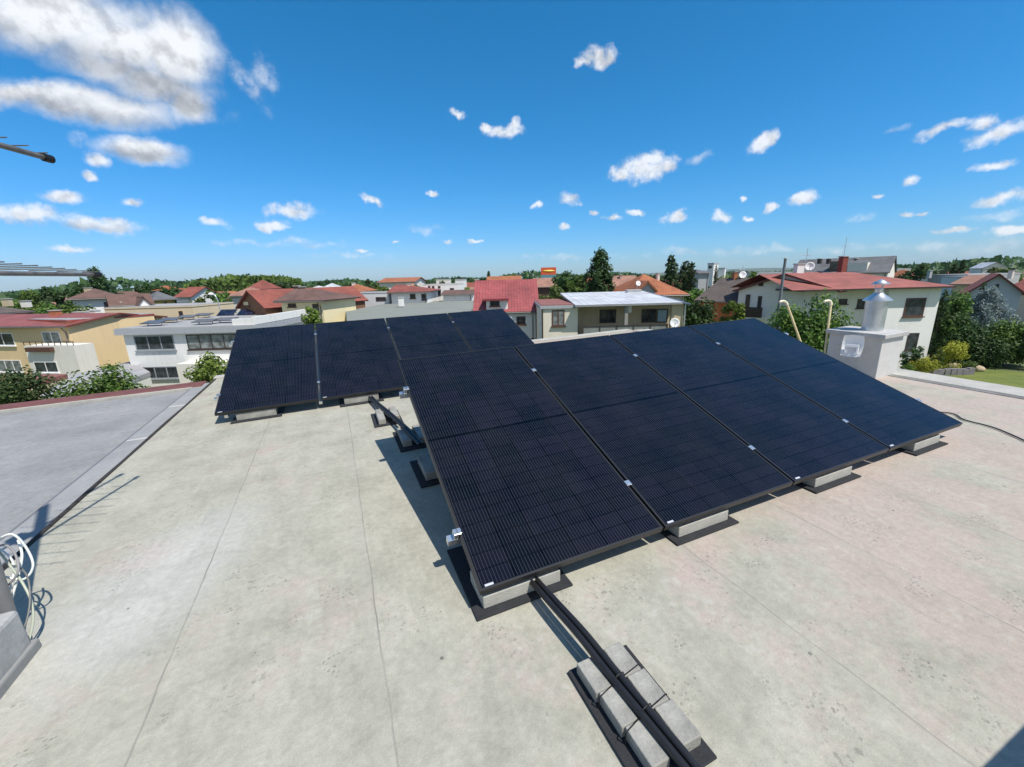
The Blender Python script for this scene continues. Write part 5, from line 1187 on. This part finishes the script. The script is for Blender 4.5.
mb_ = soft(db, 1.5, .3, 1.25, nzb); nzm = math_n(nt, 'ADD', math_n(nt, 'MULTIPLY', nz3, .45), math_n(nt, 'MULTIPLY', nz2, .55))
mm_ = soft(dm, 2.7, .2, 1.15, nzm)
up_ = N(nt, 'ShaderNodeVectorMath', operation='ADD'); L(nt, dirv, up_.inputs[0]); up_.inputs[1].default_value = (.008, 0, .016)
lit = math_n(nt, 'SUBTRACT', math_n(nt, 'ADD', math_n(nt, 'MULTIPLY', noise(nt, up_.outputs[0], 30, 5, .55), .5), math_n(nt, 'MULTIPLY', noise(nt, up_.outputs[0], 9, 7, .62), .5)), math_n(nt, 'ADD', math_n(nt, 'MULTIPLY', nz3, .5), math_n(nt, 'MULTIPLY', nz1, .5)))
relief = ramp(nt, math_n(nt, 'ADD', math_n(nt, 'MULTIPLY', lit, 3.2), .5), [(.15, .72), (.6, 1.08)]); mt_ = math_n(nt, 'MULTIPLY', math_n(nt, 'MULTIPLY', soft(dt, 2.6, .0, 1.2, nz3), ramp(nt, nz2, [(.38, .15), (.62, 1)])), .45)
front = math_n(nt, 'GREATER_THAN', s.outputs[1], .05)
# the big cloud is thick: its underside and core are greyer
core = blobs([(80, 62, 95, 16, -12), (150, 90, 70, 16, -10), (110, 118, 90, 8, -6), (40, 105, 40, 7, 0), (60, 226, 80, 4, -4), (140, 155, 30, 5, -5)], PW_.outputs[0])
cm = soft(core, 1.3, .1, 2.0, nzb)
ccol = mixc(nt, math_n(nt, 'MULTIPLY', cm, .85), (7.6, 7.8, 8.1), (3.9, 4.2, 4.7))
ccol = mixc(nt, 1, ccol, relief, 'MULTIPLY')
m_all = math_n(nt, 'MAXIMUM', math_n(nt, 'MAXIMUM', math_n(nt, 'MULTIPLY', mb_, .96), math_n(nt, 'MULTIPLY', mm_, .88)), mt_)
m_all = math_n(nt, 'MULTIPLY', m_all, front)
L(nt, mixc(nt, m_all, skyc, ccol), bg.inputs['Color']); bg.inputs['Strength'].default_value = .10
w.cycles.sampling_method = 'MANUAL'; w.cycles.sample_map_resolution = 1024
sl = bpy.data.lights.new('sun', 'SUN'); sl.energy = 4.5; sl.angle = R_(.53); sl.color = (1, .945, .865)
so = bpy.data.objects.new('sun', sl); col.objects.link(so); so.rotation_euler = SUN.to_track_quat('Z', 'Y').to_euler()
hz = bpy.data.materials.new('haze_air'); hz.use_nodes = True; ht = hz.node_tree; ht.nodes.clear()
ho = N(ht, 'ShaderNodeOutputMaterial'); pv = N(ht, 'ShaderNodeVolumePrincipled'); pv.inputs['Color'].default_value = (.80, .90, 1, 1); pv.inputs['Density'].default_value = 6e-5; pv.inputs['Anisotropy'].default_value = 0
L(ht, pv.outputs[0], ho.inputs['Volume'])
hb = MB(); hb.box(-8800, 8800, -3000, 8500, -1.2, 190); tag(hb.build('haze', hz), kind='stuff')
cd = bpy.data.cameras.new('camera'); cd.sensor_width = 36; cd.lens = 36 * F_PX / 1024; cd.clip_start = .05; cd.clip_end = 30000
co = bpy.data.objects.new('camera', cd); col.objects.link(co); co.matrix_world = frame(CAM, CR, CU, -FW); scn.camera = co
scn.view_settings.view_transform = 'Standard'; scn.view_settings.look = 'None'; scn.view_settings.gamma = 1; scn.view_settings.use_curve_mapping = False
scn.view_settings.exposure = 0.26
scn.render.engine = 'CYCLES'; scn.cycles.max_bounces = 6; scn.cycles.diffuse_bounces = 3; scn.cycles.glossy_bounces = 3; scn.cycles.transmission_bounces = 3
scn.cycles.use_denoising = True
